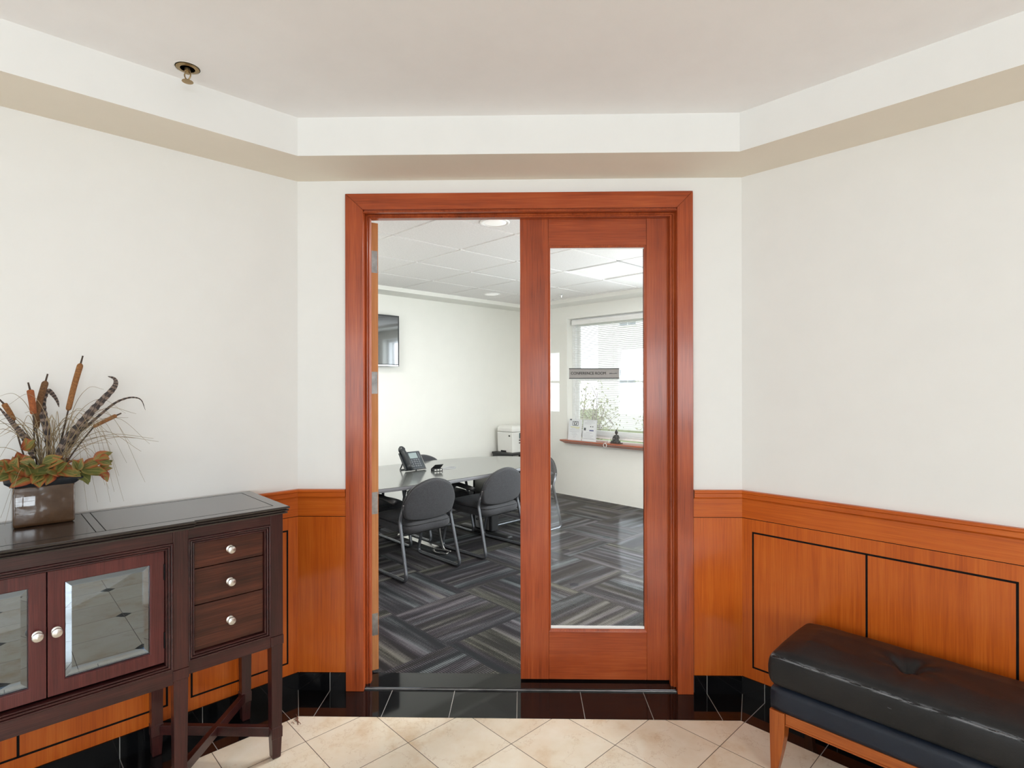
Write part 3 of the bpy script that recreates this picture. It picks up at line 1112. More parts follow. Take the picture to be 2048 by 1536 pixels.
struct('ceiling_tiles', bm, M['ctile'], 'textured lay-in ceiling tiles of the conference room', (0, 0, 0), AC)
bm = bmesh.new()
for i in range(-2, 7):
    x = GU + i * PT
    if x < US - CI:
        box(bm, x - 0.0065, x + 0.0065, max(1.23, (D + WT) / S2 - x + 0.02), VS - CI, CC + 0.011, CC + 0.03)
for j in range(-3, 6):
    y = GV + j * PT
    if y < VS - CI:
        box(bm, max(1.22, (D + WT) / S2 - y + 0.02), US - CI, y - 0.0065, y + 0.0065, CC + 0.0115, CC + 0.03)
struct('ceiling_grid', bm, M['white'], 'white grid bars between the ceiling tiles', (0, 0, 0), AC)
bm = bmesh.new()
box(bm, 1.22, US, VS - 0.008, VS, 0.004, 0.085)
struct('baseboard_far_left', bm, M['rubber'], 'dark vinyl base under the television wall', (0, 0, 0), AC)

# ---- window with white vinyl sashes, cherry sill
AW = math.radians(135)
wroot = bpy.data.objects.new('window_1', None)
link(wroot)
tag(wroot, 'white double-hung window of the conference room', None, None, 'structure')
wroot.rotation_euler = (0, 0, AW)
bm = bmesh.new()
y0, y1 = -US - 0.175, -US - 0.105
rect_mould(bm, WV0, WV1, WZ0 + 0.03, WZ1, [(0, y0), (0, y1), (0.045, y1), (0.05, y1 - 0.01), (0.05, y0), (0, y0)])
ob('frame', bm, M['vinyl'], wroot)
for nm, z0, z1, yy in (('lower_sash', WZ0 + 0.08, 1.545, -US - 0.135), ('upper_sash', 1.505, WZ1 - 0.05, -US - 0.158)):
    bm = bmesh.new()
    rect_mould(bm, WV0 + 0.05, WV1 - 0.05, z0, z1, [(0, yy - 0.012), (0, yy + 0.012), (0.042, yy + 0.012), (0.046, yy + 0.004), (0.046, yy - 0.012), (0, yy - 0.012)])
    o = ob(nm, bm, M['vinyl'], wroot)
    bm = bmesh.new()
    box(bm, WV0 + 0.09, WV1 - 0.09, yy - 0.003, yy + 0.001, z0 + 0.04, z1 - 0.04)
    ob('pane', bm, M['glass'], o)
bm = bmesh.new()
# sill: nosing past the wall face with a moulded apron, ends run past the opening
e0, e1 = WV0 - 0.05, WV1 + 0.035
prof = [(-US - 0.17, 0.736), (-US + 0.105, 0.736), (-US + 0.112, 0.731), (-US + 0.112, 0.724), (-US + 0.104, 0.717), (-US + 0.085, 0.708), (-US + 0.070, 0.694), (-US + 0.062, 0.688), (-US + 0.001, 0.688), (-US + 0.001, 0.715), (-US - 0.17, 0.715)]
rr = []
for x, dx in ((e0, 1), (e1, -1)):
    ring = []
    for (y, z) in prof:
        cut = max(0.0, min(0.05, (-US + 0.112 - y) * 1.0)) if z < 0.72 and y > -US else 0.0
        xx = x + dx * (0.05 if (z < 0.70 and y > -US) else cut * 0.6)
        if y < -US + 0.0005:
            xx = min(max(xx, WV0 + 0.001), WV1 - 0.001)
        ring.append((xx, y, z))
    rr.append(ring)
rings(bm, rr)
ob('window_sill', bm, M['casing_x'], wroot)
# unseen window added further right on the same wall to brighten the room
w2 = bpy.data.objects.new('window_added', None)
link(w2)
tag(w2, 'added white window on the same wall, out of sight, brightens the room', None, None, 'structure')
w2.rotation_euler = (0, 0, AW)
bm = bmesh.new()
rect_mould(bm, 1.55, 2.75, WZ0, WZ1, [(0, y0), (0, y1), (0.05, y1), (0.05, y0), (0, y0)])
box(bm, 1.6, 2.7, -US - 0.15, -US - 0.12, 1.50, 1.54)
ob('frame', bm, M['vinyl'], w2)

# ---- blind
bl = thing('window_blind', 'white slatted blind lowered over the conference room window', 'blind', (0, 0, 0), AW)
BX0, BX1, BY = WV0 + 0.02, WV1 - 0.035, -US - 0.075
bm = bmesh.new()
box(bm, BX0, BX1, BY - 0.028, BY + 0.028, 2.225, 2.285)
ob('headrail', bm, M['white'], bl, bevel=0.003)
bm = bmesh.new()
z = 0.80
tl = math.radians(9)
while z < 2.215:
    dy, dz = 0.0125 * math.cos(tl), 0.0125 * math.sin(tl)
    rr = [[(x, BY - dy, z - dz), (x, BY, z + 0.0022), (x, BY + dy, z + dz), (x, BY, z + 0.0014)] for x in (BX0 + 0.005, BX1 - 0.005)]
    rings(bm, rr)
    z += 0.0235
ob('slats', bm, M['white'], bl)
bm = bmesh.new()
box(bm, BX0 + 0.004, BX1 - 0.004, BY - 0.014, BY + 0.014, 0.772, 0.790)
ob('bottom_rail', bm, M['white'], bl, bevel=0.002)
bm = bmesh.new()
for x in (BX0 + 0.14, (BX0 + BX1) / 2, BX1 - 0.12):
    for s in (-1, 1):
        box(bm, x - 0.001, x + 0.001, BY + s * 0.0135 - 0.0006, BY + s * 0.0135 + 0.0006, 0.785, 2.225)
ob('ladder_cord', bm, M['white'], bl)
bm = bmesh.new()
tube(bm, curve_pts([(4.068, BY + 0.03, 2.22), (4.068, BY + 0.033, 1.4), (4.068, BY + 0.10, 0.80), (4.068, -US + 0.118, 0.745)], 24), 0.0012, 6)
cc = Vector((4.068, -US + 0.120, 0.716))
tube(bm, [cc + Vector((0.023 * math.cos(t * PI / 12), 0, 0.023 * math.sin(t * PI / 12))) for t in range(25)], 0.003, 8)
ob('pull_ring', bm, M['white'], bl, smooth=True)

# ---- notices on the sill
def notice(lab, v0, v1, kind, grp):
    wd, ht = v1 - v0, 0.272
    r = thing('printed_notice', lab, 'notice', uv(US - 0.075, (v0 + v1) / 2, 0.737), AW, grp)
    r.rotation_euler = (math.radians(-6), 0, AW + PI)
    bm = bmesh.new()
    box(bm, -wd / 2, wd / 2, -0.0015, 0.0015, 0.0, ht)
    box(bm, -wd / 2, wd / 2, -0.0015, 0.05, 0.0, 0.002)
    ob('sheet', bm, M['paper'], r)
    fy0, fy1 = -0.0021, -0.0015

    def bar(bm, x0, x1, z0, z1):
        box(bm, x0 - wd / 2, x1 - wd / 2, fy0, fy1, z0, z1)
    # x runs left to right as one reads it
    if kind == 0:
        bm = bmesh.new()
        rect_mould(bm, 0.062 - wd / 2, 0.158 - wd / 2, 0.186, 0.242, [(0, fy1), (0, fy0), (0.007, fy0), (0.007, fy1)])
        prism_pts = [(0.098, 0.236), (0.122, 0.236), (0.110, 0.222)]
        rings(bm, [[(x - wd / 2, y, z) for x, z in prism_pts] for y in (fy1, fy0)])
        for pts in ([(0.080, 0.230), (0.090, 0.232), (0.105, 0.205), (0.105, 0.194), (0.094, 0.194)], [(0.140, 0.230), (0.130, 0.232), (0.115, 0.205), (0.115, 0.194), (0.126, 0.194)]):
            rings(bm, [[(x - wd / 2, y, z) for x, z in pts] for y in (fy1, fy0)])
        bar(bm, 0.018, 0.046, 0.252, 0.270)
        ob('emblem', bm, M['ink'], r)
        bm = bmesh.new()
        bar(bm, 0.035, 0.18, 0.164, 0.172)
        bar(bm, 0.115, 0.175, 0.148, 0.154)
        ob('heading', bm, M['inkyellow'], r)
        bm = bmesh.new()
        for k, (a, b) in enumerate(((0.05, 0.11), (0.03, 0.18), (0.02, 0.18), (0.06, 0.14), (0.06, 0.15), (0.08, 0.13), (0.08, 0.12))):
            bar(bm, a, b, 0.150 - k * 0.020, 0.154 - k * 0.020)
        ob('text_lines', bm, M['inkgrey'], r)
    else:
        bm = bmesh.new()
        rect_mould(bm, 0.004 - wd / 2, wd / 2 - 0.004, 0.030, 0.266, [(0, fy1), (0, fy0), (0.004, fy0), (0.004, fy1)])
        for k, (a, b) in enumerate(((0.06, 0.16), (0.03, 0.19), (0.03, 0.13))):
            bar(bm, a, b, 0.250 - k * 0.017, 0.254 - k * 0.017)
        for k, (a, b) in enumerate(((0.06, 0.15), (0.02, 0.12), (0.02, 0.17), (0.03, 0.15), (0.03, 0.18))):
            bar(bm, a, b, 0.105 - k * 0.018, 0.109 - k * 0.018)
        ob('text_lines', bm, M['inkgrey'], r)
        bm = bmesh.new()
        for a, b, c, d in ((0.020, 0.052, 0.135, 0.168), (0.118, 0.134, 0.180, 0.192), (0.150, 0.166, 0.180, 0.192)):
            bm = bmesh.new()
            bar(bm, a, b, c, d)
            ob('icon', bm, M['ink'], r)
        bm = bmesh.new()
        bar(bm, 0.108, 0.174, 0.130, 0.145)
        ob('blue_block', bm, M['inkblue'], r)
    return r


notice('printed notice with an emblem and yellow heading on the window sill', 4.475, 4.690, 0, 'notices on the window sill')
notice('printed notice with a ruled border and blue block on the window sill', 4.238, 4.458, 1, 'notices on the window sill')

# ---- seated bronze figurine
fg = thing('seated_figurine', 'small dark seated figurine on the conference room window sill', 'figurine', uv(US + 0.005, 3.99, 0.7365), AW + PI)
bm = bmesh.new()
rbox(bm, 0.150, 0.060, 0.010, 0.004, 6, 4, 2, origin=(0, 0, 0.005))
ob('plinth', bm, M['bronze'], fg, smooth=True)
bm = bmesh.new()
lathe(bm, [(0.010, 0.010), (0.030, 0.016), (0.034, 0.030), (0.030, 0.045), (0.026, 0.065), (0.029, 0.085), (0.024, 0.098), (0.009, 0.104), (0.008, 0.110), (0.016, 0.116), (0.0195, 0.130), (0.016, 0.146), (0.008, 0.151), (0.009, 0.156), (0.007, 0.164), (0.001, 0.168)], 20)
for s in (-1, 1):
    tube(bm, curve_pts([(s * 0.02, 0.0, 0.022), (s * 0.052, -0.012, 0.022), (s * 0.040, -0.036, 0.020), (-s * 0.012, -0.040, 0.019)], 14), [0.014] * 5 + [0.012] * 5 + [0.009] * 5, 10)
    tube(bm, curve_pts([(s * 0.024, 0, 0.092), (s * 0.040, -0.006, 0.066), (s * 0.034, -0.022, 0.048), (s * 0.005, -0.034, 0.040)], 14), [0.010] * 5 + [0.008] * 5 + [0.006] * 5, 10)
ob('figure_body', bm, M['bronze'], fg, smooth=True)

# ---- wall television
tv = thing('wall_television', 'flat black television mounted high on the pale conference room wall', 'television', uv(2.97, VS - 0.008, 1.655), AC)
bm = bmesh.new()
rbox(bm, 0.99, 0.032, 0.578, 0.006, 8, 2, 8, origin=(0, -0.062, 0.289))
ob('bezel', bm, M['rubber'], tv, smooth=True, auto=30)
M['screen'] = plain('dark_screen', (0.010, 0.011, 0.013), 0.07, spec=0.9, coat=1.0)
bm = bmesh.new()
box(bm, -0.475, 0.475, -0.0795, -0.077, 0.026, 0.560)
ob('screen', bm, M['screen'], tv)
bm = bmesh.new()
box(bm, -0.48, 0.48, -0.080, -0.077, 0.004, 0.018)
ob('trim_strip', bm, M['chrome'], tv, bevel=0.002)
bm = bmesh.new()
box(bm, -0.2, 0.2, -0.046, 0.006, 0.15, 0.42)
ob('wall_bracket', bm, M['rubber'], tv)

# ---- copier on a low stand
st = thing('copier_stand', 'low black stand in the corner under the white copier', 'stand', uv(5.12, 5.31, 0.004), AC)
bm = bmesh.new()
box(bm, -0.21, 0.31, -0.19, 0.19, 0.535, 0.562)
ob('stand_top', bm, M['rubber'], st, bevel=0.004)
for sx in (-0.19, 0.29):
    bm = bmesh.new()
    box(bm, sx - 0.014, sx + 0.014, -0.18, 0.18, 0.0, 0.535)
    ob('side_panel', bm, M['rubber'], st, bevel=0.003)
bm = bmesh.new()
box(bm, -0.176, 0.276, -0.17, 0.17, 0.25, 0.27)
ob('shelf', bm, M['rubber'], st, bevel=0.003)
cp = thing('copier', 'white desktop copier standing on the black stand in the corner', 'copier', uv(5.12, 5.31, 0.566), AC)
bm = bmesh.new()
rr = [[(-0.136, -0.125, 0.0), (0.25, -0.125, 0.0), (0.25, 0.155, 0.0), (-0.136, 0.155, 0.0)],
      [(-0.136, -0.125, 0.012), (0.25, -0.125, 0.012), (0.25, 0.155, 0.012), (-0.136, 0.155, 0.012)],
      [(-0.141, -0.130, 0.262), (0.25, -0.130, 0.262), (0.25, 0.160, 0.262), (-0.141, 0.160, 0.262)]]
rings(bm, rr)
ob('body', bm, M['printer'], cp, bevel=0.006)
bm = bmesh.new()
rr = [[(-0.141, -0.130, 0.266), (0.25, -0.130, 0.266), (0.25, 0.160, 0.266), (-0.141, 0.160, 0.266)],
      [(-0.141, -0.130, 0.318), (0.25, -0.130, 0.318), (0.25, 0.160, 0.318), (-0.141, 0.160, 0.318)],
      [(-0.115, -0.105, 0.345), (0.22, -0.105, 0.345), (0.22, 0.140, 0.345), (-0.115, 0.140, 0.345)]]
rings(bm, rr)
ob('lid', bm, M['printer'], cp, bevel=0.008)
bm = bmesh.new()
box(bm, -0.1425, -0.138, -0.088, -0.060, 0.208, 0.226)
ob('hand_slot', bm, M['rubber'], cp)
bm = bmesh.new()
box(bm, -0.1395, -0.132, -0.01, 0.09, 0.0, 0.022)
ob('base_notch', bm, M['rubber'], cp)
bm = bmesh.new()
rbox(bm, 0.09, 0.03, 0.075, 0.01, 6, 4, 6, origin=(0.03, -0.137, 0.215))
ob('control_panel', bm, plain('teal_plastic', (0.02, 0.10, 0.11), 0.3), cp, smooth=True)
bm = bmesh.new()
for zz in (0.115, 0.150):
    bm = bmesh.new()
    box(bm, -0.02, 0.22, -0.137, -0.129, zz, zz + 0.014)
    ob('paper_slot', bm, M['rubber'], cp)

# ---- ceiling fixtures of the conference room
def downlight(name, lab, u, v, power):
    r = thing(name, lab, 'ceiling light', uv(u, v, CC), 0, 'round ceiling lights in the conference room')
    bm = bmesh.new()
    lathe(bm, [(0.098, 0.0), (0.098, -0.004), (0.090, -0.008), (0.082, -0.006), (0.080, 0.0)], 40)
    ob('trim_ring', bm, M['white'], r, smooth=True, auto=40)
    bm = bmesh.new()
    lathe(bm, [(0.080, -0.0025), (0.060, -0.0075), (0.03, -0.0095), (0.001, -0.010)], 36)
    ob('lens', bm, M['lens'], r, smooth=True)
    return r


downlight('recessed_ceiling_light', 'round white ceiling light near the top of the doorway', 2.445, 2.705, 8)
downlight('recessed_ceiling_light', 'round white ceiling light above the copier corner', 4.36, 4.875, 8)
hw = PT / 2 - 0.012
for (i, j), lab in zip(PANELS, ('square lens light panel in the ceiling seen through the top of the door glass', 'added unseen light panel in the ceiling near the added window', 'added unseen light panel in the ceiling right of the doorway', 'added unseen light panel in the ceiling above the open door leaf')):
    pr = thing('light_panel', lab, 'ceiling light', uv(GU + (i + 0.5) * PT, GV + (j + 0.5) * PT, CC), AC, 'square ceiling light panels')
    bm = bmesh.new()
    rect_mould(bm, -hw, hw, -hw, hw, [(0, 0), (0, 0.004), (0.022, 0.004), (0.022, 0.0)])
    for v_ in bm.verts:
        v_.co = Vector((v_.co.x, v_.co.z, v_.co.y))
    ob('frame', bm, M['white'], pr)
    bm = bmesh.new()
    box(bm, -hw + 0.015, hw - 0.015, -hw + 0.015, hw - 0.015, 0.004, 0.010)
    ob('diffuser', bm, M['lens_on'], pr)
cs = thing('fire_sprinkler', 'small white sprinkler in the conference room ceiling near the window', 'sprinkler', uv(4.98, 4.34, CC))
bm = bmesh.new()
lathe(bm, [(0.03, 0.0), (0.03, -0.004), (0.012, -0.007), (0.008, -0.02), (0.006, -0.035), (0.016, -0.036), (0.016, -0.039), (0.003, -0.040)], 20)
ob('body', bm, M['chrome'], cs, smooth=True, auto=40)

# ================================================================== CONFERENCE FURNITURE
TZ = 0.690
tb = thing('conference_table', 'long dark oval conference table with a grey edge', 'table', uv(2.78, 4.08, 0.004), AC)
A_, B_ = 1.36, 0.535


def oval(k, z, off=0.0):
    pts = []
    for i in range(96):
        t = 2 * PI * i / 96
        c, s = math.cos(t), math.sin(t)
        e = 0.86
        pts.append(((A_ + off) * math.copysign(abs(c) ** e, c), (B_ + off) * math.copysign(abs(s) ** e, s), z))
    return pts


TL = TZ - 0.004
bm = bmesh.new()
rings(bm, [oval(0, TL - 0.004), oval(0, TL - 0.001), oval(0, TL, -0.003)], cap0=False)
ob('tabletop', bm, M['tabletop'], tb)
bm = bmesh.new()
rings(bm, [oval(0, TL - 0.032, -0.012), oval(0, TL - 0.030, -0.001), oval(0, TL - 0.018, 0.003), oval(0, TL - 0.004, 0.0)], cap1=False)
ob('edge_band', bm, M['tableedge'], tb, smooth=True, auto=40)
for cx in (-0.80, 0.78):
    bm = bmesh.new()
    box(bm, cx - 0.045, cx + 0.045, -0.14, 0.14, 0.05, TL - 0.033)
    o = ob('pedestal', bm, M['rubber'], tb, bevel=0.01)
    bm = bmesh.new()
    box(bm, cx - 0.050, cx - 0.046, -0.10, 0.10, 0.06, TL - 0.10)
    ob('pedestal_cover', bm, M['silver'], o)
    bm = bmesh.new()
    rbox(bm, 0.075, 0.70, 0.045, 0.018, 4, 12, 4, origin=(cx, 0, 0.0235))
    ob('foot', bm, M['rubber'], tb, smooth=True)
bm = bmesh.new()
box(bm, -0.74, 0.74, -0.025, 0.025, TL - 0.11, TL - 0.034)
ob('stretcher', bm, M['rubber'], tb)


def blob(pts2, n=40):
    """closed smooth outline through control points"""
    P = [Vector((x, y, 0)) for x, y in pts2]
    m = len(P)
    out = []
    for i in range(m):
        a, b, c, d = P[(i - 1) % m], P[i], P[(i + 1) % m], P[(i + 2) % m]
        q = max(2, n // m)
        for k in range(q):
            t = k / q
            out.append(0.5 * (2 * b + (c - a) * t + (2 * a - 5 * b + 4 * c - d) * t * t + (3 * b - a - 3 * c + d) * t ** 3))
    return [(p.x, p.y) for p in out]


def pad(bm, outline, t, r, place, crown=0.0, n=4, inner=5):
    """upholstered pad: outline in (a,b); thickness t, edge radius r; place(a,b,h)->xyz"""
    cx = sum(p[0] for p in outline) / len(outline)
    cy = sum(p[1] for p in outline) / len(outline)
    size = max(max(abs(p[0] - cx) for p in outline), max(abs(p[1] - cy) for p in outline))
    rr = []

    def ring(f, h):
        rr.append([place(cx + (p[0] - cx) * f, cy + (p[1] - cy) * f, h) for p in outline])

    def side(sign):
        lst = []
        for k in range(inner):
            f0 = 0.04 + (1 - r / size - 0.04) * k / inner
            lst.append((f0, sign * (t / 2 + crown * (1 - f0 * f0))))
        for k in range(n + 1):
            a = PI / 2 * k / n
            f = 1 - (r / size) * (1 - math.sin(a))
            lst.append((f, sign * (t / 2 - r * (1 - math.cos(a)))))
        return lst
    seq = side(-1) + side(1)[::-1]
    for f, h in seq:
        ring(f, h)
    rings(bm, rr)


CHP = []


def make_chair():
    """sled-base guest chair; local +y is forward, origin under the middle of the rear uprights"""
    t = thing('guest_chair', '', 'chair', (0, 0, 0), 0.0, 'sled base chairs around the conference table')
    W = 0.252
    for s in (-1, 1):
        bm = bmesh.new()
        pts = fillet([(s * 0.232, 0.068, 0.555), (s * 0.238, 0.112, 0.435), (s * W, 0.0, 0.014), (s * W, 0.565, 0.014), (s * 0.255, 0.405, 0.585), (s * 0.255, 0.16, 0.560)],
                     [0, 0.03, 0.055, 0.055, 0.07, 0], 7)
        tube(bm, pts, 0.0135, 12)
        o = ob('side_frame', bm, M['chairtube'], t, smooth=True)
        bm = bmesh.new()
        lathe(bm, [(0.0135, 0), (0.0145, 0.002), (0.0135, 0.005), (0.004, 0.006)], 12, (s * 0.232, 0.067, 0.555))
        ob('end_cap', bm, M['silver'], o, smooth=True, auto=40)
        bm = bmesh.new()
        ap = fillet([(s * 0.255, 0.44, 0.50), (s * 0.255, 0.405, 0.592), (s * 0.255, 0.15, 0.566)], [0, 0.06, 0], 7)
        tube(bm, ap, 0.019, 12, flat=1.25, up=(0, 0, 1))
        ob('armrest', bm, M['rubber'], t, smooth=True)
    bm = bmesh.new()
    tube(bm, [(-0.25, 0.12, 0.322), (0.25, 0.12, 0.322)], 0.010, 8)
    tube(bm, [(-0.25, 0.43, 0.328), (0.25, 0.43, 0.328)], 0.010, 8)
    for s in (-1, 1):
        tube(bm, [(s * 0.15, 0.10, 0.325), (s * 0.15, 0.50, 0.332)], 0.008, 8)
    ob('seat_support', bm, M['rubber'], t, smooth=True)
    # seat
    bm = bmesh.new()
    ol = blob([(-0.20, 0.07), (0.0, 0.05), (0.20, 0.07), (0.228, 0.25), (0.225, 0.44), (0.18, 0.535), (0.0, 0.55), (-0.18, 0.535), (-0.225, 0.44), (-0.228, 0.25)], 50)
    pad(bm, ol, 0.088, 0.040, lambda a, b, h: (a, b, 0.374 + h + 0.02 * (b - 0.05)), crown=0.010)
    sc_ = ob('seat', bm, M['fabric'], t, smooth=True)
    bm = bmesh.new()
    zz = lambda b: 0.400 + 0.02 * (b - 0.05)
    tube(bm, [Vector((a * 0.985, 0.29 + (b - 0.29) * 0.985, zz(b))) for a, b in ol + ol[:1]], 0.0045, 6, cap=False)
    ob('welt', bm, M['rubber'], sc_, smooth=True)
    # backrest: broad, domed top, leaning back
    ol = blob([(-0.19, 0.02), (0.0, -0.004), (0.19, 0.02), (0.238, 0.09), (0.230, 0.18), (0.155, 0.272), (0.0, 0.316), (-0.155, 0.272), (-0.230, 0.18), (-0.238, 0.09)], 50)

    def pb(a, b, h):
        return (a, 0.085 - b * 0.20 + h - 0.16 * a * a * -1.0 * 0.9, 0.425 + b * 0.97 + h * 0.18)
    bm = bmesh.new()
    pad(bm, ol, 0.046, 0.020, pb, crown=0.008)
    bk = ob('backrest', bm, M['fabric'], t, smooth=True)
    bm = bmesh.new()
    tube(bm, [Vector(pb(a * 1.006, 0.15 + (b - 0.15) * 1.006, 0.0)) for a, b in ol + ol[:1]], 0.0055, 6, cap=False)
    ob('welt', bm, M['rubber'], bk, smooth=True)
    return t


def dup(root, label):
    r = root.copy()
    COL.objects.link(r)
    r['label'] = label
    for ch in list(root.children):
        c = ch.copy()
        COL.objects.link(c)
        c.parent = r
        for g in ch.children:
            d = g.copy()
            COL.objects.link(d)
            d.parent = c
    return r


ch0 = make_chair()
spots = [(2.498, 3.447, 1.5, 'grey chair on the doorway side of the table, nearest the open door leaf, shown whole'),
         (3.270, 3.462, 3.0, 'grey chair on the doorway side of the table, half hidden by the closed door stile'),
         (2.510, 4.720, 180.0, 'grey chair across the table by the television wall, mostly hidden behind the nearest chair'),
         (3.245, 4.735, 179.5, 'grey chair across the table whose back top shows beside the phone'),
         (4.235, 3.945, 90.0, 'grey chair at the window end of the table, edge seen through the door glass')]
for i, (u, v, a, lab) in enumerate(spots):
    c = ch0 if i == 0 else dup(ch0, lab)
    c['label'] = lab
    c.location = uv(u, v, 0.004)
    c.rotation_euler = (0, 0, AC + math.radians(a))

# ---- desk phone
ph = thing('desk_phone', 'black office desk phone with handset standing on the conference table', 'phone', uv(2.80, 4.14, TZ + 0.002), AC)
SL = math.radians(52)


def slant(x, h, d):         # h up along the tilted face, d out of the face towards the user (-y)
    return (x, 0.0 + h * math.cos(SL) - d * math.sin(SL), 0.012 + h * math.sin(SL) + d * math.cos(SL))


def sbox(bm, x0, x1, h0, h1, d0, d1):
    v = [bm.verts.new(slant(*p)) for p in ((x0, h0, d0), (x1, h0, d0), (x1, h1, d0), (x0, h1, d0), (x0, h0, d1), (x1, h0, d1), (x1, h1, d1), (x0, h1, d1))]
    for f in ((0, 3, 2, 1), (4, 5, 6, 7), (0, 1, 5, 4), (1, 2, 6, 5), (2, 3, 7, 6), (3, 0, 4, 7)):
        bm.faces.new([v[i] for i in f])


M['phone'] = plain('phone_plastic', (0.020, 0.024, 0.027), 0.35, namt=0.1)
M['phone2'] = plain('phone_face', (0.030, 0.038, 0.045), 0.35, namt=0.08)
M['key'] = plain('phone_key', (0.11, 0.12, 0.13), 0.5)
bm = bmesh.new()
sbox(bm, -0.105, 0.105, 0.0, 0.185, -0.022, 0.0)
ob('body', bm, M['phone'], ph, bevel=0.008, segs=3)
bm = bmesh.new()
sbox(bm, -0.035, 0.100, 0.006, 0.178, -0.001, 0.003)
ob('face', bm, M['phone2'], ph, bevel=0.003)
bm = bmesh.new()
sbox(bm, -0.022, 0.062, 0.108, 0.165, 0.002, 0.005)
ob('display', bm, plain('phone_display', (0.22, 0.27, 0.27), 0.15), ph)
bm = bmesh.new()
for i in range(4):
    for j in range(4):
        sbox(bm, -0.020 + 0.024 * i, -0.003 + 0.024 * i, 0.022 + 0.021 * j, 0.035 + 0.021 * j, 0.002, 0.006)
for j in range(5):
    sbox(bm, 0.074, 0.088, 0.108 + 0.012 * j, 0.116 + 0.012 * j, 0.002, 0.005)
ob('keypad', bm, M['key'], ph)
bm = bmesh.new()
sbox(bm, 0.1045, 0.1075, 0.0, 0.182, -0.016, 0.001)
sbox(bm, -0.0385, -0.0355, 0.0, 0.182, 0.000, 0.005)
ob('silver_edge', bm, M['silver'], ph)
bm = bmesh.new()
hp = [slant(-0.068 - 0.09 * max(0, h), h, d) for h, d in ((0.012, 0.010), (0.014, 0.026), (0.035, 0.034), (0.09, 0.040), (0.15, 0.036), (0.19, 0.028), (0.205, 0.012))]
tube(bm, curve_pts(hp, 24), [0.018, 0.025] + [0.028] * 5 + [0.022] * 12 + [0.028] * 5 + [0.022], 14, flat=1.15, up=(1, 0, 0))
ob('handset', bm, M['phone'], ph, smooth=True)
bm = bmesh.new()
box(bm, -0.085, 0.085, 0.10, 0.135, 0.0, 0.006)
for s in (-0.08, 0.08):
    tube(bm, [(s, 0.128, 0.006), (s, 0.075, 0.085)], 0.006, 8)
ob('stand', bm, M['phone'], ph)
bm = bmesh.new()
cp_ = []
for i in range(120):
    t = i / 119
    base = Vector((-0.06 + 0.16 * t, -0.012 - 0.035 * math.sin(PI * t), 0.0075 + 0.010 * math.sin(PI * t)))
    cp_.append(base + Vector((0, 0.004 * math.cos(t * 60), 0.004 * math.sin(t * 60))))
tube(bm, cp_, 0.0017, 6)
ob('coiled_cord', bm, M['key'], ph, smooth=True)

hb = thing('cable_hub', 'small black cable hub with a raised flap beside the desk phone', 'cable hub', uv(2.925, 4.005, TZ), AC + math.radians(-12))
bm = bmesh.new()
box(bm, -0.045, 0.045, -0.03, 0.03, 0.0, 0.020)
ob('box', bm, M['rubber'], hb, bevel=0.003)
bm = bmesh.new()
rr = [[(-0.04, 0.028, 0.018), (0.05, 0.028, 0.018), (0.05, 0.032, 0.020), (-0.04, 0.032, 0.020)], [(-0.015, -0.004, 0.052), (0.062, -0.004, 0.052), (0.062, 0.0, 0.055), (-0.015, 0.0, 0.055)]]
rings(bm, rr)
ob('flap', bm, M['rubber'], hb)
bm = bmesh.new()
for k in range(3):
    box(bm, -0.035 + 0.026 * k, -0.017 + 0.026 * k, -0.033, -0.029, 0.006, 0.018)
ob('port', bm, M['silver'], hb)
cb = thing('thin_cable', 'thin pale cable looping on the table right of the cable hub', 'cable', uv(2.98, 4.02, TZ), AC)
bm = bmesh.new()
tube(bm, curve_pts([(0.005, 0.0, 0.003), (0.07, 0.05, 0.003), (0.16, 0.09, 0.003), (0.19, 0.03, 0.003), (0.12, 0.0, 0.003), (0.05, 0.02, 0.0045)], 40), 0.0017, 6)
ob('cable', bm, M['inkgrey'], cb, smooth=True)

# ---- floor cable cover and the cords hanging from the table
cv = thing('cable_cover', 'flat silver cable cover on the carpet under the table', 'cable cover', uv(2.942, 4.33, 0.004), AC)
bm = bmesh.new()
rr = []
for y in (-0.30, 0.30):
    rr.append([(-0.026, y, 0), (0.026, y, 0), (0.016, y, 0.012), (-0.016, y, 0.012)])
rings(bm, rr)
ob('channel', bm, M['silver'], cv)
cd = thing('power_cord', 'loose cords hanging under the table and coiled on the carpet', 'cord', uv(2.90, 3.95, 0.004), AC)
for k, (dx, m_) in enumerate(((0.0, 'rubber'), (0.014, 'silver'))):
    bm = bmesh.new()
    tube(bm, curve_pts([(dx, 0.03, TL - 0.036), (dx + 0.01, 0.0, 0.45), (dx - 0.006, -0.01, 0.2), (dx + 0.02, -0.03, 0.03), (dx + 0.03, -0.08, 0.006), (dx - 0.03, -0.14, 0.006), (dx - 0.07, -0.05, 0.006), (dx - 0.02, 0.04, 0.006), (dx + 0.03, -0.12, 0.010)], 60), 0.0045, 8)
    ob('cord', bm, M[m_], cd, smooth=True)

# ================================================================== SIDEBOARD (left-wall frame: x along wall, y out, z up)
sb = thing('sideboard', 'dark mahogany sideboard with glass doors and drawers on splayed cross-braced legs', 'sideboard', PA, AL)
SL0, SR0 = 0.243, 1.659          # right end (near the corner) .. left end
CEN = 0.951
FN, FC = 0.437, 0.447            # front plane of the end bays, of the middle bay
C0, C1 = 0.573, 1.329            # middle bay


def top_outline(o):
    return [(SL0 - o, 0.022), (SR0 + o, 0.022), (SR0 + o, FN + o), (C1 + o, FN + o), (C1 + o, FC + o), (C0 - o, FC + o), (C0 - o, FN + o), (SL0 - o, FN + o)]


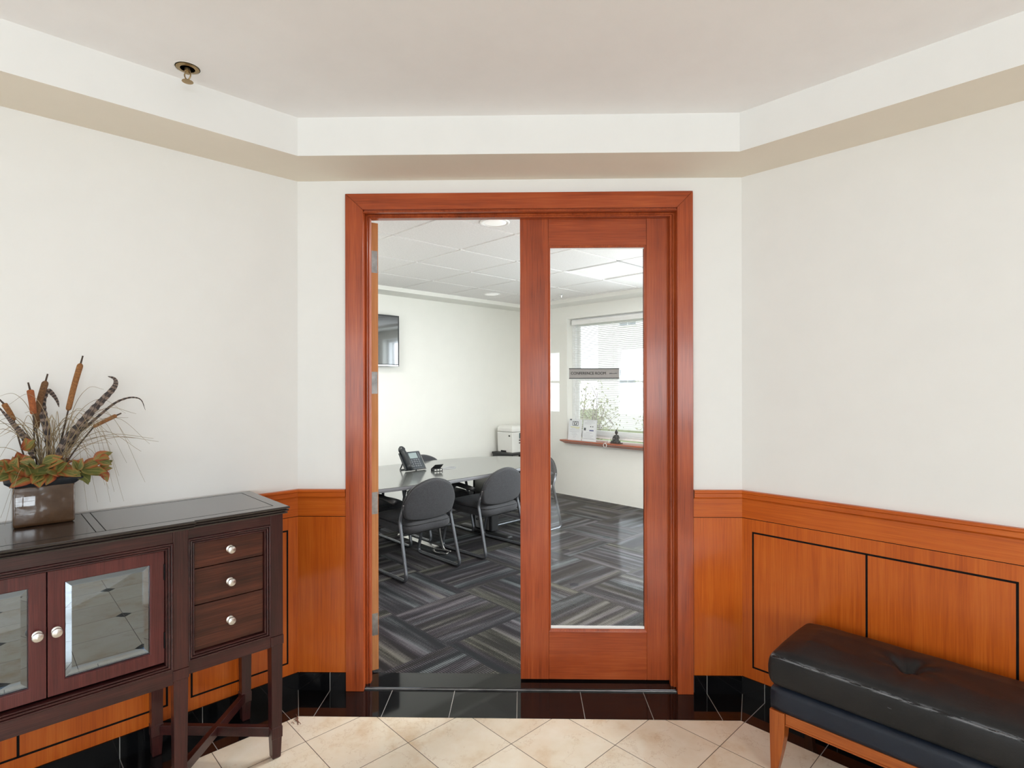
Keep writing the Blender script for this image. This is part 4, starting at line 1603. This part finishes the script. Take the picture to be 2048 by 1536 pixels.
bm = bmesh.new()
prof = [(.002, .950), (.012, .9505), (.0145, .954), (.012, .9572), (.004, .9577), (.004, .9597), (.015, .9602), (.0178, .9635), (.015, .9668), (.006, .9673), (.006, .9693), (.018, .9698), (.0205, .9732), (.0188, .9766), (.016, .978)]
rings(bm, [[(x, y, z) for x, y in top_outline(o)] for o, z in prof])
ob('top', bm, M['mahog_top'], sb)
bm = bmesh.new()
zt0, zt1 = 0.9775, 0.9783
for (x0, x1, y0, y1) in ((0.268, 0.2705, 0.05, 0.405), (1.6315, 1.634, 0.05, 0.405), (0.268, 1.634, 0.405, 0.4075), (0.268, 1.634, 0.048, 0.0505), (0.800, 0.8025, 0.05, 0.405), (0.826, 0.8285, 0.05, 0.405), (1.0735, 1.076, 0.05, 0.405)):
    box(bm, x0, x1, y0, y1, zt0, zt1)
ob('top_inlay', bm, M['black'], sb)


def case_box(x0, x1, yf, zb):
    bm = bmesh.new()
    box(bm, x0, x0 + 0.020, 0.052, yf - 0.020, zb, 0.950)
    box(bm, x1 - 0.020, x1, 0.052, yf - 0.020, zb, 0.950)
    box(bm, x0, x1, 0.045, 0.055, zb, 0.950)
    box(bm, x0 + 0.02, x1 - 0.02, 0.055, yf - 0.020, zb + 0.03, zb + 0.05)
    ob('case', bm, M['mahog'], sb)


case_box(SL0, C0, FN, 0.445)
case_box(C0, C1, FC, 0.432)
case_box(C1, SR0, FN, 0.445)
# face frames
REED = [(0, -.020), (0, .002), (.0008, .0048), (.0038, .0060), (.0062, .0042), (.0066, -.003), (.0084, -.003), (.0088, .0028), (.0118, .0040), (.0142, .0020), (.0146, -.005), (.0164, -.005), (.0168, .0002), (.0194, .0012), (.0214, -.001), (.022, -.007), (.022, -.022)]


def bay(x0, x1, yf, sl, sr, zlo, m_lo, m_hi, knee):
    """stiles sl, sr wide; moulding frame from m_lo to m_hi"""
    for a, b in ((x0, x0 + sl), (x1 - sr, x1)):
        if b - a > 0.001:
            bm = bmesh.new()
            box(bm, a, b, yf - 0.020, yf, knee, 0.950)
            ob('stile', bm, M['mahog_z'], sb, bevel=0.0015)
    bm = bmesh.new()
    box(bm, x0 + sl, x1 - sr, yf - 0.020, yf - 0.0005, m_hi, 0.950)
    ob('frieze_rail', bm, M['mahog'], sb, bevel=0.0012)
    bm = bmesh.new()
    box(bm, x0 + sl, x1 - sr, yf - 0.022, yf - 0.0005, zlo, m_lo)
    ob('apron', bm, M['mahog'], sb, bevel=0.0012)
    bm = bmesh.new()
    rect_mould(bm, x0 + sl, x1 - sr, m_lo, m_hi, [(d, yf + y) for d, y in REED])
    ob('reeded_moulding', bm, M['mahog'], sb)


bay(SL0, C0, FN, 0.047, 0.0, 0.440, 0.484, 0.913, 0.479)
bay(C1, SR0, FN, 0.0, 0.047, 0.440, 0.484, 0.913, 0.479)
bay(C0, C1, FC, 0.047, 0.047, 0.425, 0.476, 0.910, 0.472)


def knob(parent, x, y, z):
    bm = bmesh.new()
    lathe(bm, [(0.0130, 0.0), (0.0130, 0.002), (0.010, 0.0035), (0.0052, 0.005), (0.0048, 0.012), (0.009, 0.0145), (0.0130, 0.018), (0.0142, 0.021), (0.0128, 0.0245), (0.007, 0.0268), (0.001, 0.0275)], 24, (x, y, z), 'Y')
    ob('knob', bm, M['nickel'], parent, smooth=True, auto=40)


def drawer(x0, x1, z0, z1, kz):
    bm = bmesh.new()
    box(bm, x0, x1, 0.10, FN - 0.013, z0, z1)
    o = ob('drawer', bm, M['drawer'], sb, bevel=0.0018)
    knob(o, (x0 + x1) / 2, FN - 0.0133, kz)


for x0, x1 in ((0.3135, 0.5500), (1.3520, 1.5885)):
    drawer(x0, x1, 0.8005, 0.889, 0.848)
    drawer(x0, x1, 0.671, 0.7975, 0.729)
    drawer(x0, x1, 0.5075, 0.668, 0.588)
# glass doors
for side in (0, 1):
    a, b = (0.6435, 0.9495) if side == 0 else (0.9525, 1.2585)
    z0, z1 = 0.506, 0.886
    yd = FC - 0.012
    bm = bmesh.new()
    rect_mould(bm, a, b, z0, z1, [(0, yd - 0.020), (0, yd), (0.0395, yd), (0.0415, yd - 0.003), (0.0415, yd - 0.020), (0, yd - 0.020)])
    o = ob('cabinet_door', bm, M['mahog_door'], sb, bevel=0.001)
    bm = bmesh.new()
    ga, gb, gz0, gz1 = a + 0.040, b - 0.040, z0 + 0.040, z1 - 0.040
    y_ = yd - 0.0055
    rr = []
    for d, yy in ((0, y_ - 0.0045), (0, y_ - 0.0035), (0.018, y_), ):
        rr.append([(ga + d, yy, gz0 + d), (gb - d, yy, gz0 + d), (gb - d, yy, gz1 - d), (ga + d, yy, gz1 - d)])
    rings(bm, rr)
    ob('bevelled_glass', bm, M['smoked'], o)
    knob(o, b - 0.021 if side == 0 else a + 0.021, yd + 0.0002, 0.702)
    hx = a - 0.0005 if side == 0 else b + 0.0005
    for zc in (0.583, 0.815):
        bm = bmesh.new()
        lathe(bm, [(0.0034, -0.027), (0.0034, 0.027)], 10, (hx, yd + 0.002, zc))
        ob('hinge', bm, M['black'], o)
bm = bmesh.new()
box(bm, C0 + 0.021, C1 - 0.021, 0.06, FC - 0.06, 0.692, 0.704)
ob('inner_shelf', bm, M['mahog'], sb)


def sleg(xc, yc, ztop, w0, w1):
    bm = bmesh.new()
    h0, h1 = w0 / 2, w1 / 2

    def sq(h, z):
        return [(xc - h, yc - h, z), (xc + h, yc - h, z), (xc + h, yc + h, z), (xc - h, yc + h, z)]

    def wd(z):
        return h1 + (h0 - h1) * max(0, (z - 0.0)) / ztop
    e = 0.0022
    seq = [(h1 - 0.004, 0.0012), (h1 - 0.002, 0.006), (wd(0.08), 0.079), (wd(0.08) + e, 0.081), (wd(0.12) + e, 0.122), (wd(0.12), 0.124), (wd(ztop - 0.037), ztop - 0.037), (wd(ztop) + e, ztop - 0.035), (wd(ztop) + e, ztop - 0.001)]
    rings(bm, [sq(h, z) for h, z in seq])
    ob('leg', bm, M['mahog_z'], sb, bevel=0.001)


for xc, mid in ((0.2655, 0.5965), (SR0 - 0.0225, 2 * CEN - 0.5965)):
    sleg(xc, FN - 0.0225, 0.479, 0.044, 0.036)
    sleg(xc, 0.076, 0.479, 0.044, 0.036)
    sleg(mid, FC - 0.0235, 0.472, 0.046, 0.037)
    sleg(mid, 0.076, 0.472, 0.044, 0.036)
    for k, (p, q) in enumerate((((xc, FN - 0.0225), (mid, 0.076)), ((xc, 0.076), (mid, FC - 0.0235)))):
        a, b = Vector((*p, 0)), Vector((*q, 0))
        d = (b - a).normalized()
        n = Vector((-d.y, d.x, 0))
        a, b = a + d * 0.020, b - d * 0.020
        bm = bmesh.new()
        z0, z1 = (0.083, 0.120) if k == 0 else (0.0835, 0.1205)
        prism(bm, [(a + n * 0.011)[:2], (a - n * 0.011)[:2], (b - n * 0.011)[:2], (b + n * 0.011)[:2]], z0, z1)
        ob('cross_stretcher', bm, M['mahog'], sb, bevel=0.0015)

# ================================================================== DRIED ARRANGEMENT on the sideboard
PX, PY, PZ = 0.938, 0.108, 0.9783
ar = thing('dried_arrangement', 'square glazed brown planter of cattails, feathers and autumn leaves on the sideboard', 'planter', Vector((PA.x, PA.y, 0)), AL)
base = Matrix.Rotation(AL, 4, 'Z') @ Vector((PX, PY, PZ))
ar.location = Vector((PA.x, PA.y, 0)) + base


def q(s, n, z):              # wall coordinates -> arrangement coordinates
    return Vector((s - PX, n - PY, z - PZ))


bm = bmesh.new()
hx, hy = 0.0815, 0.066


def rsq(hx, hy, z, r=0.008, n=3):
    pts = []
    for cx, cy, a0 in ((hx - r, hy - r, 0), (-hx + r, hy - r, 90), (-hx + r, -hy + r, 180), (hx - r, -hy + r, 270)):
        for k in range(n + 1):
            a = math.radians(a0 + 90 * k / n)
            pts.append((cx + r * math.cos(a), cy + r * math.sin(a), z))
    return pts


rings(bm, [rsq(hx - 0.006, hy - 0.006, 0.0), rsq(hx - 0.001, hy - 0.001, 0.004), rsq(hx, hy, 0.012), rsq(hx, hy, 0.129), rsq(hx - 0.002, hy - 0.002, 0.134)])
ob('planter_body', bm, M['pot'], ar, smooth=True, auto=50)
bm = bmesh.new()
rings(bm, [rsq(hx - 0.004, hy - 0.004, 0.130), rsq(hx + 0.002, hy + 0.002, 0.134), rsq(hx + 0.021, hy + 0.012, 0.149), rsq(hx + 0.022, hy + 0.013, 0.154), rsq(hx + 0.016, hy + 0.008, 0.155), rsq(hx - 0.01, hy - 0.01, 0.140)])
ob('planter_rim', bm, M['soil'], ar, smooth=True, auto=50)


def cattail(pts, tip, r, mat, root, bend=0.0):
    """pts: head axis bottom..top in wall coordinates"""
    raw = curve_pts(pts, 40)
    ts = [0, .006, .018, .035, .06] + [.06 + .87 * k / 14 for k in range(1, 14)] + [.93, .96, .98, .993, 1.0]
    cp, rad = [], []
    for t in ts:
        x = t * (len(raw) - 1)
        i = min(int(x), len(raw) - 2)
        cp.append(raw[i].lerp(raw[i + 1], x - i))
    for t in ts:
        e = min(t / 0.06, (1 - t) / 0.07, 1.0)
        rad.append(max(0.0022, r * math.sqrt(max(0.0, 1 - (1 - e) ** 2)) * (0.90 + 0.10 * t)))
    bm = bmesh.new()
    tube(bm, cp, rad, 14)
    o = ob('cattail', bm, mat, ar, smooth=True)
    bm = bmesh.new()
    tube(bm, [cp[-4], Vector(tip)], [0.0030, 0.0024], 8)
    ob('tip', bm, M['stem'], o, smooth=True)
    bm = bmesh.new()
    mid = (cp[0] + Vector(root)) / 2 + Vector((0.004, 0.0, 0))
    tube(bm, curve_pts([cp[3], mid, root], 10), 0.0026, 7)
    ob('stem', bm, M['stem'], o, smooth=True)


cattail([q(.870, .112, 1.360), q(.8535, .112, 1.445), q(.834, .112, 1.529)], q(.828, .112, 1.556), 0.0095, M['cat1'], q(.905, .11, 1.13))
cattail([q(.956, .105, 1.300), q(.948, .105, 1.385), q(.930, .105, 1.466)], q(.925, .105, 1.490), 0.0100, M['cat3'], q(.930, .105, 1.13))
cattail([q(.964, .135, 1.352), q(.968, .135, 1.395), q(.973, .135, 1.436)], q(.978, .135, 1.460), 0.0100, M['cat2'], q(.950, .12, 1.13))
cattail([q(1.012, .10, 1.331), q(1.024, .10, 1.36), q(1.038, .10, 1.390)], q(1.050, .10, 1.405), 0.0085, M['cat1'], q(.965, .10, 1.13))
cattail([q(.800, .125, 1.300), q(.765, .125, 1.320), q(.730, .125, 1.339)], q(.716, .125, 1.346), 0.0072, M['cat1'], q(.890, .12, 1.15))


def feather(pts, wid, twist=(0.0, 1.0, 0.0)):
    """barred feather: a ribbon with a shaft, widest low down"""
    cp = curve_pts(pts, 40)
    n = len(cp)
    bm = bmesh.new()
    uvl = bm.loops.layers.uv.new('UVMap')
    rows = []
    nv = Vector(twist).normalized()
    for i, p in enumerate(cp):
        t = i / (n - 1)
        tg = (cp[min(i + 1, n - 1)] - cp[max(i - 1, 0)]).normalized()
        sd = tg.cross(nv).normalized()
        w_ = wid * (min(1.0, 0.35 + t * 4) * (1 - t) ** 0.62 * 1.15 + 0.02)
        w_ *= 1 + 0.12 * math.sin(i * 2.7) * (1 if t < 0.6 else 0.3)
        rows.append([(p - sd * w_ + nv * -0.003, 0.0), (p, 0.5), (p + sd * w_ + nv * -0.003, 1.0)])
    V = [[bm.verts.new(a) for a, _ in r] for r in rows]
    back = [[bm.verts.new(a - nv * 0.0012) for a, _ in r] for r in rows]
    for i in range(n - 1):
        for k in range(2):
            for S, fl_ in ((V, False), (back, True)):
                f = bm.faces.new((S[i][k], S[i][k + 1], S[i + 1][k + 1], S[i + 1][k]))
                if fl_:
                    f.normal_flip()
                vals = {S[i][k]: (rows[i][k][1], i / n), S[i][k + 1]: (rows[i][k + 1][1], i / n), S[i + 1][k + 1]: (rows[i + 1][k + 1][1], (i + 1) / n), S[i + 1][k]: (rows[i + 1][k][1], (i + 1) / n)}
                for lp in f.loops:
                    lp[uvl].uv = vals[lp.vert]
    for k in (0, 2):
        for i in range(n - 1):
            f = bm.faces.new((V[i][k], V[i + 1][k], back[i + 1][k], back[i][k]))
            for lp in f.loops:
                lp[uvl].uv = (0.0, i / n)
    ob('feather', bm, M['feather'], ar)


feather([q(.905, .135, 1.185), q(.884, .140, 1.244), q(.848, .142, 1.296), q(.812, .142, 1.349), q(.775, .142, 1.396), q(.744, .140, 1.435), q(.734, .138, 1.458), q(.739, .136, 1.475), q(.758, .134, 1.483)], 0.0145)
feather([q(.923, .130, 1.20), q(.928, .132, 1.291), q(.938, .115, 1.353), q(.937, .088, 1.397), q(.923, .080, 1.431), q(.908, .080, 1.416), q(.897, .080, 1.394), q(.892, .080, 1.372)], 0.0115)
feather([q(.877, .10, 1.20), q(.841, .10, 1.273), q(.797, .10, 1.320), q(.737, .10, 1.379), q(.698, .10, 1.400), q(.668, .10, 1.403), q(.647, .10, 1.391), q(.635, .10, 1.354)], 0.0048)
feather([q(.965, .145, 1.20), q(.985, .148, 1.270), q(1.013, .15, 1.318), q(1.029, .15, 1.344), q(1.055, .15, 1.385)], 0.0100)


def leaf_mesh(bm, uvl, p, d, up, ln, wd, curl):
    """one pointed leaf from p along d"""
    d = d.normalized()
    sd = d.cross(up).normalized()
    nn = sd.cross(d).normalized()
    n = 7
    prof = [0.0, 0.66, 1.03, 1.12, 1.04, 0.80, 0.44, 0.0]
    for side in (0, 1):
        rows = []
        for i in range(n + 1):
            t = i / n
            c = p + d * (ln * t) + nn * (-curl * ln * t * t)
            w_ = wd * prof[i] + 0.0004
            off = nn * (-0.0007 * side)
            rows.append([(c - sd * w_ + nn * w_ * 0.25 + off, (0.0, t)), (c + off, (0.5, t)), (c + sd * w_ + nn * w_ * 0.25 + off, (1.0, t))])
        V = [[bm.verts.new(a) for a, _ in r] for r in rows]
        for i in range(n):
            for k in range(2):
                idx = ((i, k), (i, k + 1), (i + 1, k + 1), (i + 1, k))
                f = bm.faces.new([V[a][b] for a, b in idx])
                for lp, (a, b) in zip(f.loops, idx):
                    lp[uvl].uv = rows[a][b][1]


random.seed(11)
SPR = [  # centre (s, n, z), list of (direction s,n,z ; length ; half-width)
    ((1.010, .155, 1.165), [((.6, .1, .2), .060, .018), ((.7, .4, -.15), .062, .017), ((.25, .3, .6), .062, .018), ((.35, .6, -.5), .055, .017), ((-.1, .5, .6), .055, .017), ((1, .3, .05), .058, .016), ((.2, .1, .9), .058, .016)]),
    ((.958, .172, 1.150), [((.85, .35, -.25), .078, .020), ((-.05, .8, -.42), .062, .019), ((.55, .2, .55), .066, .021), ((-.35, .4, .55), .060, .018), ((.75, .3, .22), .062, .019), ((.2, .4, .75), .058, .018), ((-.6, .5, .1), .050, .016), ((.35, .7, -.3), .058, .017)]),
    ((.905, .175, 1.150), [((-.6, .4, -.15), .060, .017), ((.1, .3, .8), .056, .017), ((-.3, .5, .5), .058, .018), ((.5, .5, .35), .050, .015), ((-.8, .3, .1), .056, .016), ((.3, .5, -.3), .042, .014)]),
    ((.845, .160, 1.155), [((-.85, .2, .42), .072, .018), ((-.9, .3, -.05), .070, .018), ((-.5, .5, -.55), .062, .019), ((-.25, .6, -.75), .055, .014), ((-.75, .4, -.35), .066, .018), ((.2, .3, .6), .050, .016), ((-.25, .3, .7), .050, .015)]),
    ((.790, .150, 1.150), [((-.85, .2, .25), .046, .0135), ((-.7, .4, -.5), .050, .014), ((-.35, .4, -.8), .046, .012), ((-.6, .3, .55), .046, .013)]),
    ((.985, .150, 1.235), [((.15, .3, .9), .050, .016), ((-.3, .4, .5), .045, .014)]),
    ((1.000, .160, 1.190), [((.9, .2, .4), .056, .016), ((.1, .5, .7), .052, .017), ((.6, .6, -.1), .056, .017), ((-.5, .5, .4), .050, .016)]),
    ((.955, .180, 1.185), [((-.6, .5, .35), .062, .020), ((.5, .6, .5), .060, .019), ((.1, .7, .2), .056, .018), ((-.9, .2, .5), .055, .016)]),
    ((.800, .165, 1.180), [((-.8, .3, .55), .058, .0175), ((-.3, .6, .2), .052, .017), ((-.9, .3, -.3), .050, .016)]),
]
for (c, lv) in SPR:
    bm = bmesh.new()
    uvl = bm.loops.layers.uv.new('UVMap')
    for (d, ln, wd) in lv:
        dv = Vector(d)
        st_ = q(*c) + Vector((random.uniform(-.012, .012), random.uniform(-.008, .008), random.uniform(-.008, .008)))
        leaf_mesh(bm, uvl, st_, dv, Vector((0, 0.75, 0.65)), ln, wd, random.uniform(0.05, 0.35))
    ob('leaf_spray', bm, M['leaf'], ar, smooth=True)
    bm = bmesh.new()
random.seed(3)
# filler foliage low in the pot
bm = bmesh.new()
uvl = bm.loops.layers.uv.new('UVMap')
for i in range(30):
    s = random.uniform(.86, 1.02)
    st_ = q(s, random.uniform(.07, .165), random.uniform(1.125, 1.165))
    a = random.uniform(0, 2 * PI)
    leaf_mesh(bm, uvl, st_, Vector((math.cos(a), math.sin(a), random.uniform(-.1, .9))), Vector((0, .6, .8)), random.uniform(.035, .06), random.uniform(.010, .016), random.uniform(0, .4))
ob('leaf_spray', bm, M['leaf'], ar, smooth=True)
# grass
bm = bmesh.new()
tips = [((.625, .12, 1.225), 1.33), ((.642, .13, 1.081), 1.34), ((.753, .15, 1.025), 1.30), ((.760, .17, 1.077), 1.22), ((1.039, .20, .999), 1.17), ((1.048, .18, 1.022), 1.22), ((.820, .15, 1.007), 1.28),
        ((.714, .16, 1.024), 1.30), ((.698, .10, 1.344), 1.40), ((.767, .11, 1.435), 1.44), ((1.026, .12, 1.386), 1.42), ((1.060, .11, 1.410), 1.42), ((.74, .14, 1.06), 1.31), ((.79, .15, 1.03), 1.25),
        ((1.055, .15, 1.28), 1.30), ((1.06, .13, 1.19), 1.28), ((.70, .13, 1.16), 1.33), ((.77, .16, 1.09), 1.29), ((.73, .17, 1.12), 1.33), ((.685, .12, 1.23), 1.36)]
for (t, zm) in tips:
    st_ = Vector((random.uniform(.885, .945), random.uniform(.09, .14), 1.13))
    T = Vector(t)
    mid1 = st_.lerp(T, 0.28) + Vector((0, .02, 0))
    mid1.z = st_.z + (zm - st_.z) * 0.72
    mid2 = st_.lerp(T, 0.62) + Vector((0, .03, 0))
    mid2.z = zm
    cp = curve_pts([q(*st_), q(*mid1), q(*mid2), q(*T)], 24)
    n = len(cp)
    tube(bm, cp, [0.0013 * (1 - 0.75 * i / n) for i in range(n)], 5)
for i in range(46):
    s0 = random.uniform(.885, .96)
    st_ = Vector((s0, random.uniform(.085, .15), 1.13))
    h = random.uniform(.10, .24)
    lean = random.gauss(0, .075) + (-.02)
    out = random.uniform(-.0, .05)
    cp = curve_pts([q(*st_), q(st_.x + lean * .3, st_.y + out * .3, 1.13 + h * .6), q(st_.x + lean, st_.y + out, 1.13 + h), q(st_.x + lean * 1.75, min(.2, st_.y + out * 1.6), 1.13 + h * random.uniform(.45, 1.1))], 18)
    n = len(cp)
    tube(bm, cp, [0.0016 * (1 - 0.7 * k / n) for k in range(n)], 5)
tag(ob('dry_grass', bm, M['straw'], ar, smooth=True), kind='stuff')

# ================================================================== BENCH (right-wall frame: x = -s)
bn = thing('upholstered_bench', 'black leather tufted bench on cherry legs against the right wainscot', 'bench', PB, AR)
BL0, BL1 = 0.297, 1.545         # along the wall
BF, BB = 0.448, 0.055
bx0, bx1 = -BL1, -BL0
bcx, bl = (bx0 + bx1) / 2, BL1 - BL0
bcy, bd = (BF + BB) / 2, BF - BB
# upholstered base band
bm = bmesh.new()
rbox(bm, bl, bd, 0.088, 0.014, 24, 8, 4, origin=(bcx, bcy, 0.278))
ob('seat_base', bm, M['leather2'], bn, smooth=True)
# cushion with button tufts
btn = [(-0.690, 0.252), (-0.921, 0.252 + 0.0), (-1.152, 0.252)]
btn = [(-0.693, 0.252), (-1.149, 0.252)]


def cush(p):
    x, y, z = p.x + bcx, p.y + bcy, p.z
    if z > 0:
        ex = min(1.0, (bl / 2 - abs(p.x)) / 0.10)
        ey = min(1.0, (bd / 2 - abs(p.y)) / 0.13)
        k = max(0.0, ex) ** 0.6 * max(0.0, ey) ** 0.6
        up = 0.034 * k
        for (bx, by) in btn:
            dx, dy = x - bx, (y - by)
            rr_ = math.hypot(dx, dy)
            up -= k * 0.040 * math.exp(-(rr_ / 0.034) ** 2)
            up -= k * 0.014 * math.exp(-(rr_ / 0.10) ** 2)
            th = math.atan2(dy, dx)
            up += k * 0.0038 * math.sin(th * 7 + 0.8) * math.exp(-((rr_ - 0.055) / 0.05) ** 2)
            # long pleat running from the button to the front edge
            if dy > 0.01:
                up -= k * 0.006 * math.exp(-((dx + 0.012 * math.sin(dy * 25)) / 0.010) ** 2) * math.exp(-(dy / 0.13) ** 2)
        up += k * 0.0020 * math.sin(x * 33 + 1.3 * math.sin(y * 21)) * math.sin(y * 17)
        p.z = z + up * min(1.0, z / 0.03)
        # front face bows slightly
    if p.y > bd / 2 - 0.02:
        p.y += 0.004 * math.sin((z + 0.06) / 0.12 * PI)
    if abs(p.x) > bl / 2 - 0.03:
        p.x += math.copysign(0.010 * math.sin((z + 0.062) / 0.124 * PI), p.x)
    return p


bm = bmesh.new()
rbox(bm, bl, bd, 0.124, 0.027, 150, 52, 12, fn=cush, origin=(bcx, bcy, 0.384))
ob('cushion', bm, M['leather'], bn, smooth=True)
for (bx, by) in btn:
    bm = bmesh.new()
    lathe(bm, [(0.001, 0.008), (0.007, 0.0065), (0.011, 0.002), (0.011, -0.01)], 18, (bx, by, 0.420))
    ob('button', bm, M['leather2'], bn, smooth=True)
bm = bmesh.new()
sy = BF + 0.0022
pts = [(bx0 + 0.012, sy - 0.006, 0.4335), (bx0 + 0.05, sy, 0.4365)] + [(bx0 + bl * k / 20, sy, 0.4365 + 0.0008 * math.sin(k * 1.7)) for k in range(2, 19)] + [(bx1 - 0.05, sy, 0.4365), (bx1 - 0.012, sy - 0.006, 0.4335)]
tube(bm, pts, 0.0032, 8)
ob('seam_piping', bm, M['leather'], bn, smooth=True)
# legs
for lx in (bx0 + 0.0275, bx1 - 0.0275):
    for ly in (BF - 0.0285, BB + 0.0285):
        bm = bmesh.new()
        sgx = 1 if lx < bcx else -1         # towards the middle of the bench
        rr = []
        for (z, wo, wi, dpt) in ((0.0012, 0.0230, 0.0000, 0.030), (0.03, 0.0235, 0.0060, 0.034), (0.09, 0.0250, 0.0170, 0.044), (0.14, 0.0262, 0.0240, 0.050), (0.185, 0.0268, 0.0268, 0.054), (0.234, 0.0270, 0.0270, 0.054)):
            xa, xb = lx - sgx * wo, lx + sgx * wi
            ya, yb = (ly + 0.027, ly + 0.027 - dpt) if ly > bcy else (ly - 0.027, ly - 0.027 + dpt)
            rr.append([(xa, ya, z), (xb, ya, z), (xb, yb, z), (xa, yb, z)])
        rings(bm, rr)
        ob('leg', bm, M['bench_wood_z'], bn, bevel=0.0025)
for (y0, y1) in ((BF - 0.030, BF - 0.008), (BB + 0.008, BB + 0.030)):
    bm = bmesh.new()
    box(bm, bx0 + 0.056, bx1 - 0.056, y0, y1, 0.196, 0.233)
    box(bm, bx0 + 0.056, bx1 - 0.056, y0 - 0.002, y1 + 0.003, 0.191, 0.1965)
    ob('apron', bm, M['bench_wood'], bn, bevel=0.0012)
for x in (bx0 + 0.010, bx1 - 0.030):
    bm = bmesh.new()
    box(bm, x, x + 0.020, BB + 0.056, BF - 0.056, 0.196, 0.233)
    ob('apron', bm, M['bench_wood'], bn, bevel=0.0012)

# ---- crumpled reddish scrap on the floor by the sideboard leg
sp_ = thing('leaf_scrap', 'tiny curled reddish-brown scrap on the cream tile near the sideboard leg', 'scrap', (-0.976, 2.384, 0.0))
bm = bmesh.new()
random.seed(8)
tube(bm, [(-0.025, 0.045, 0.0022), (-0.006, 0.020, 0.003), (0.0, 0.0, 0.002), (0.014, -0.028, 0.002)], 0.0013, 5)
for k in range(7):
    x, y = random.uniform(-.016, .016), random.uniform(-.026, .020)
    tube(bm, [(x - .008, y + .004, .0014), (x, y, .004), (x + .007, y - .006, .0014)], 0.0012, 5)
ob('fragment', bm, plain('reddish_scrap', (0.20, 0.065, 0.03), 0.8), sp_)

# ================================================================== LOBBY WINDOWS BEHIND THE CAMERA
for nm, panes in (('window_4', ((-2.01, -1.03), (-1.03, -0.05))), ('window_5', ((-4.35, -3.29),))):
    e = bpy.data.objects.new(nm, None)
    link(e)
    tag(e, 'lobby window behind the camera', None, None, 'structure')
    e.rotation_euler = (0, 0, AC)
    bm = bmesh.new()
    for x0, x1 in panes:
        rect_mould(bm, x0, x1, 0.87, 2.12, [(0, V0 - 0.09), (0, V0 - 0.04), (0.05, V0 - 0.04), (0.05, V0 - 0.09), (0, V0 - 0.09)])
        box(bm, x0 + 0.05, x1 - 0.05, V0 - 0.08, V0 - 0.05, 1.48, 1.52)
    ob('frame', bm, M['vinyl'], e)
w3 = bpy.data.objects.new('window_added_side', None)  # unseen window added to light the lobby from the left
link(w3)
tag(w3, 'wide window added behind the camera for left-hand light', None, None, 'structure')
w3.location = uv(U0, 0)
w3.rotation_euler = (0, 0, AW)
bm = bmesh.new()
for x0, x1 in ((-2.4, -1.2), (-1.2, 0.0)):
    rect_mould(bm, x0, x1, 0.6, 2.3, [(0, 0.04), (0, 0.09), (0.05, 0.09), (0.05, 0.04), (0, 0.04)])
ob('frame', bm, M['vinyl'], w3)

# ================================================================== OUTSIDE THE CONFERENCE WINDOW
bm = bmesh.new()
box(bm, US + 0.25, 40, -14, 26, -0.45, -0.4)
struct('ground_outside', bm, M['lawn'], 'lawn outside the conference room window', (0, 0, 0), AC)
bd_ = thing('neighbour_building', 'pale building with small windows seen through the blind', 'building', uv(19, 2.5, -0.4), AW + PI)
bm = bmesh.new()
box(bm, -12, 12, 0, 6, 0, 11)
ob('facade', bm, M['render'], bd_)
M['dkglass'] = plain('far_window_glass', (0.30, 0.33, 0.36), 0.1)
k = 0
for zz in (1.0, 4.2, 7.4):
    for xx in range(-5, 6):
        bm = bmesh.new()
        box(bm, xx * 2.1 - 0.45, xx * 2.1 + 0.45, -0.03, 0.02, zz, zz + 1.5)
        o = ob('window', bm, M['vinyl'], bd_)
        bm = bmesh.new()
        for a, b in ((-0.38, -0.02), (0.02, 0.38)):
            for c, d in ((0.06, 0.72), (0.78, 1.44)):
                box(bm, xx * 2.1 + a, xx * 2.1 + b, -0.04, -0.02, zz + c, zz + d)
        ob('pane', bm, M['dkglass'], o)


def shrub(lab, u, v, w_, h, n, seed):
    rnd = random.Random(seed)
    r = thing('shrub', lab, 'shrub', uv(u, v, -0.4), 0, 'shrubs outside the window')
    bm = bmesh.new()
    ends = []
    for i in range(16):
        a = rnd.uniform(0, 2 * PI)
        rr_ = rnd.uniform(0.3, 1) * w_
        e_ = Vector((math.cos(a) * rr_, math.sin(a) * rr_, h * rnd.uniform(.55, 1)))
        m_ = e_ * 0.5 + Vector((rnd.uniform(-.1, .1), rnd.uniform(-.1, .1), 0.1 * h))
        tube(bm, curve_pts([(0, 0, 0), m_, e_], 8), [0.025, 0.02, 0.018, 0.015, 0.012, 0.010, 0.008, 0.006, 0.005][:9], 5)
        for k in range(4):
            b = m_.lerp(e_, rnd.random())
            e2 = b + Vector((rnd.uniform(-.3, .3), rnd.uniform(-.3, .3), rnd.uniform(0, .4)))
            tube(bm, [b, e2], [0.007, 0.003], 4)
            ends += [e2, b]
        ends.append(e_)
    ob('branches', bm, M['bark'], r)
    bm = bmesh.new()
    for i in range(n * 2):
        c = rnd.choice(ends) + Vector((rnd.gauss(0, .09), rnd.gauss(0, .09), rnd.gauss(0, .09)))
        d = Vector((rnd.uniform(-1, 1), rnd.uniform(-1, 1), rnd.uniform(-1, 1))).normalized()
        s_ = d.orthogonal().normalized()
        ln = rnd.uniform(.016, .034)
        vs = [bm.verts.new(c + x) for x in (-d * ln, s_ * ln * .5, d * ln, -s_ * ln * .5)]
        bm.faces.new(vs)
    ob('leaves', bm, M['tailgreen'], r)


shrub('leafy shrub just outside the window on its left', 7.3, 5.9, 0.55, 1.75, 900, 1)
shrub('bare-branched shrub outside behind the figurine', 7.4, 4.15, 0.75, 1.65, 260, 2)
shrub('leafy shrub outside beyond the bare-branched one', 9.6, 5.3, 0.95, 2.1, 900, 4)
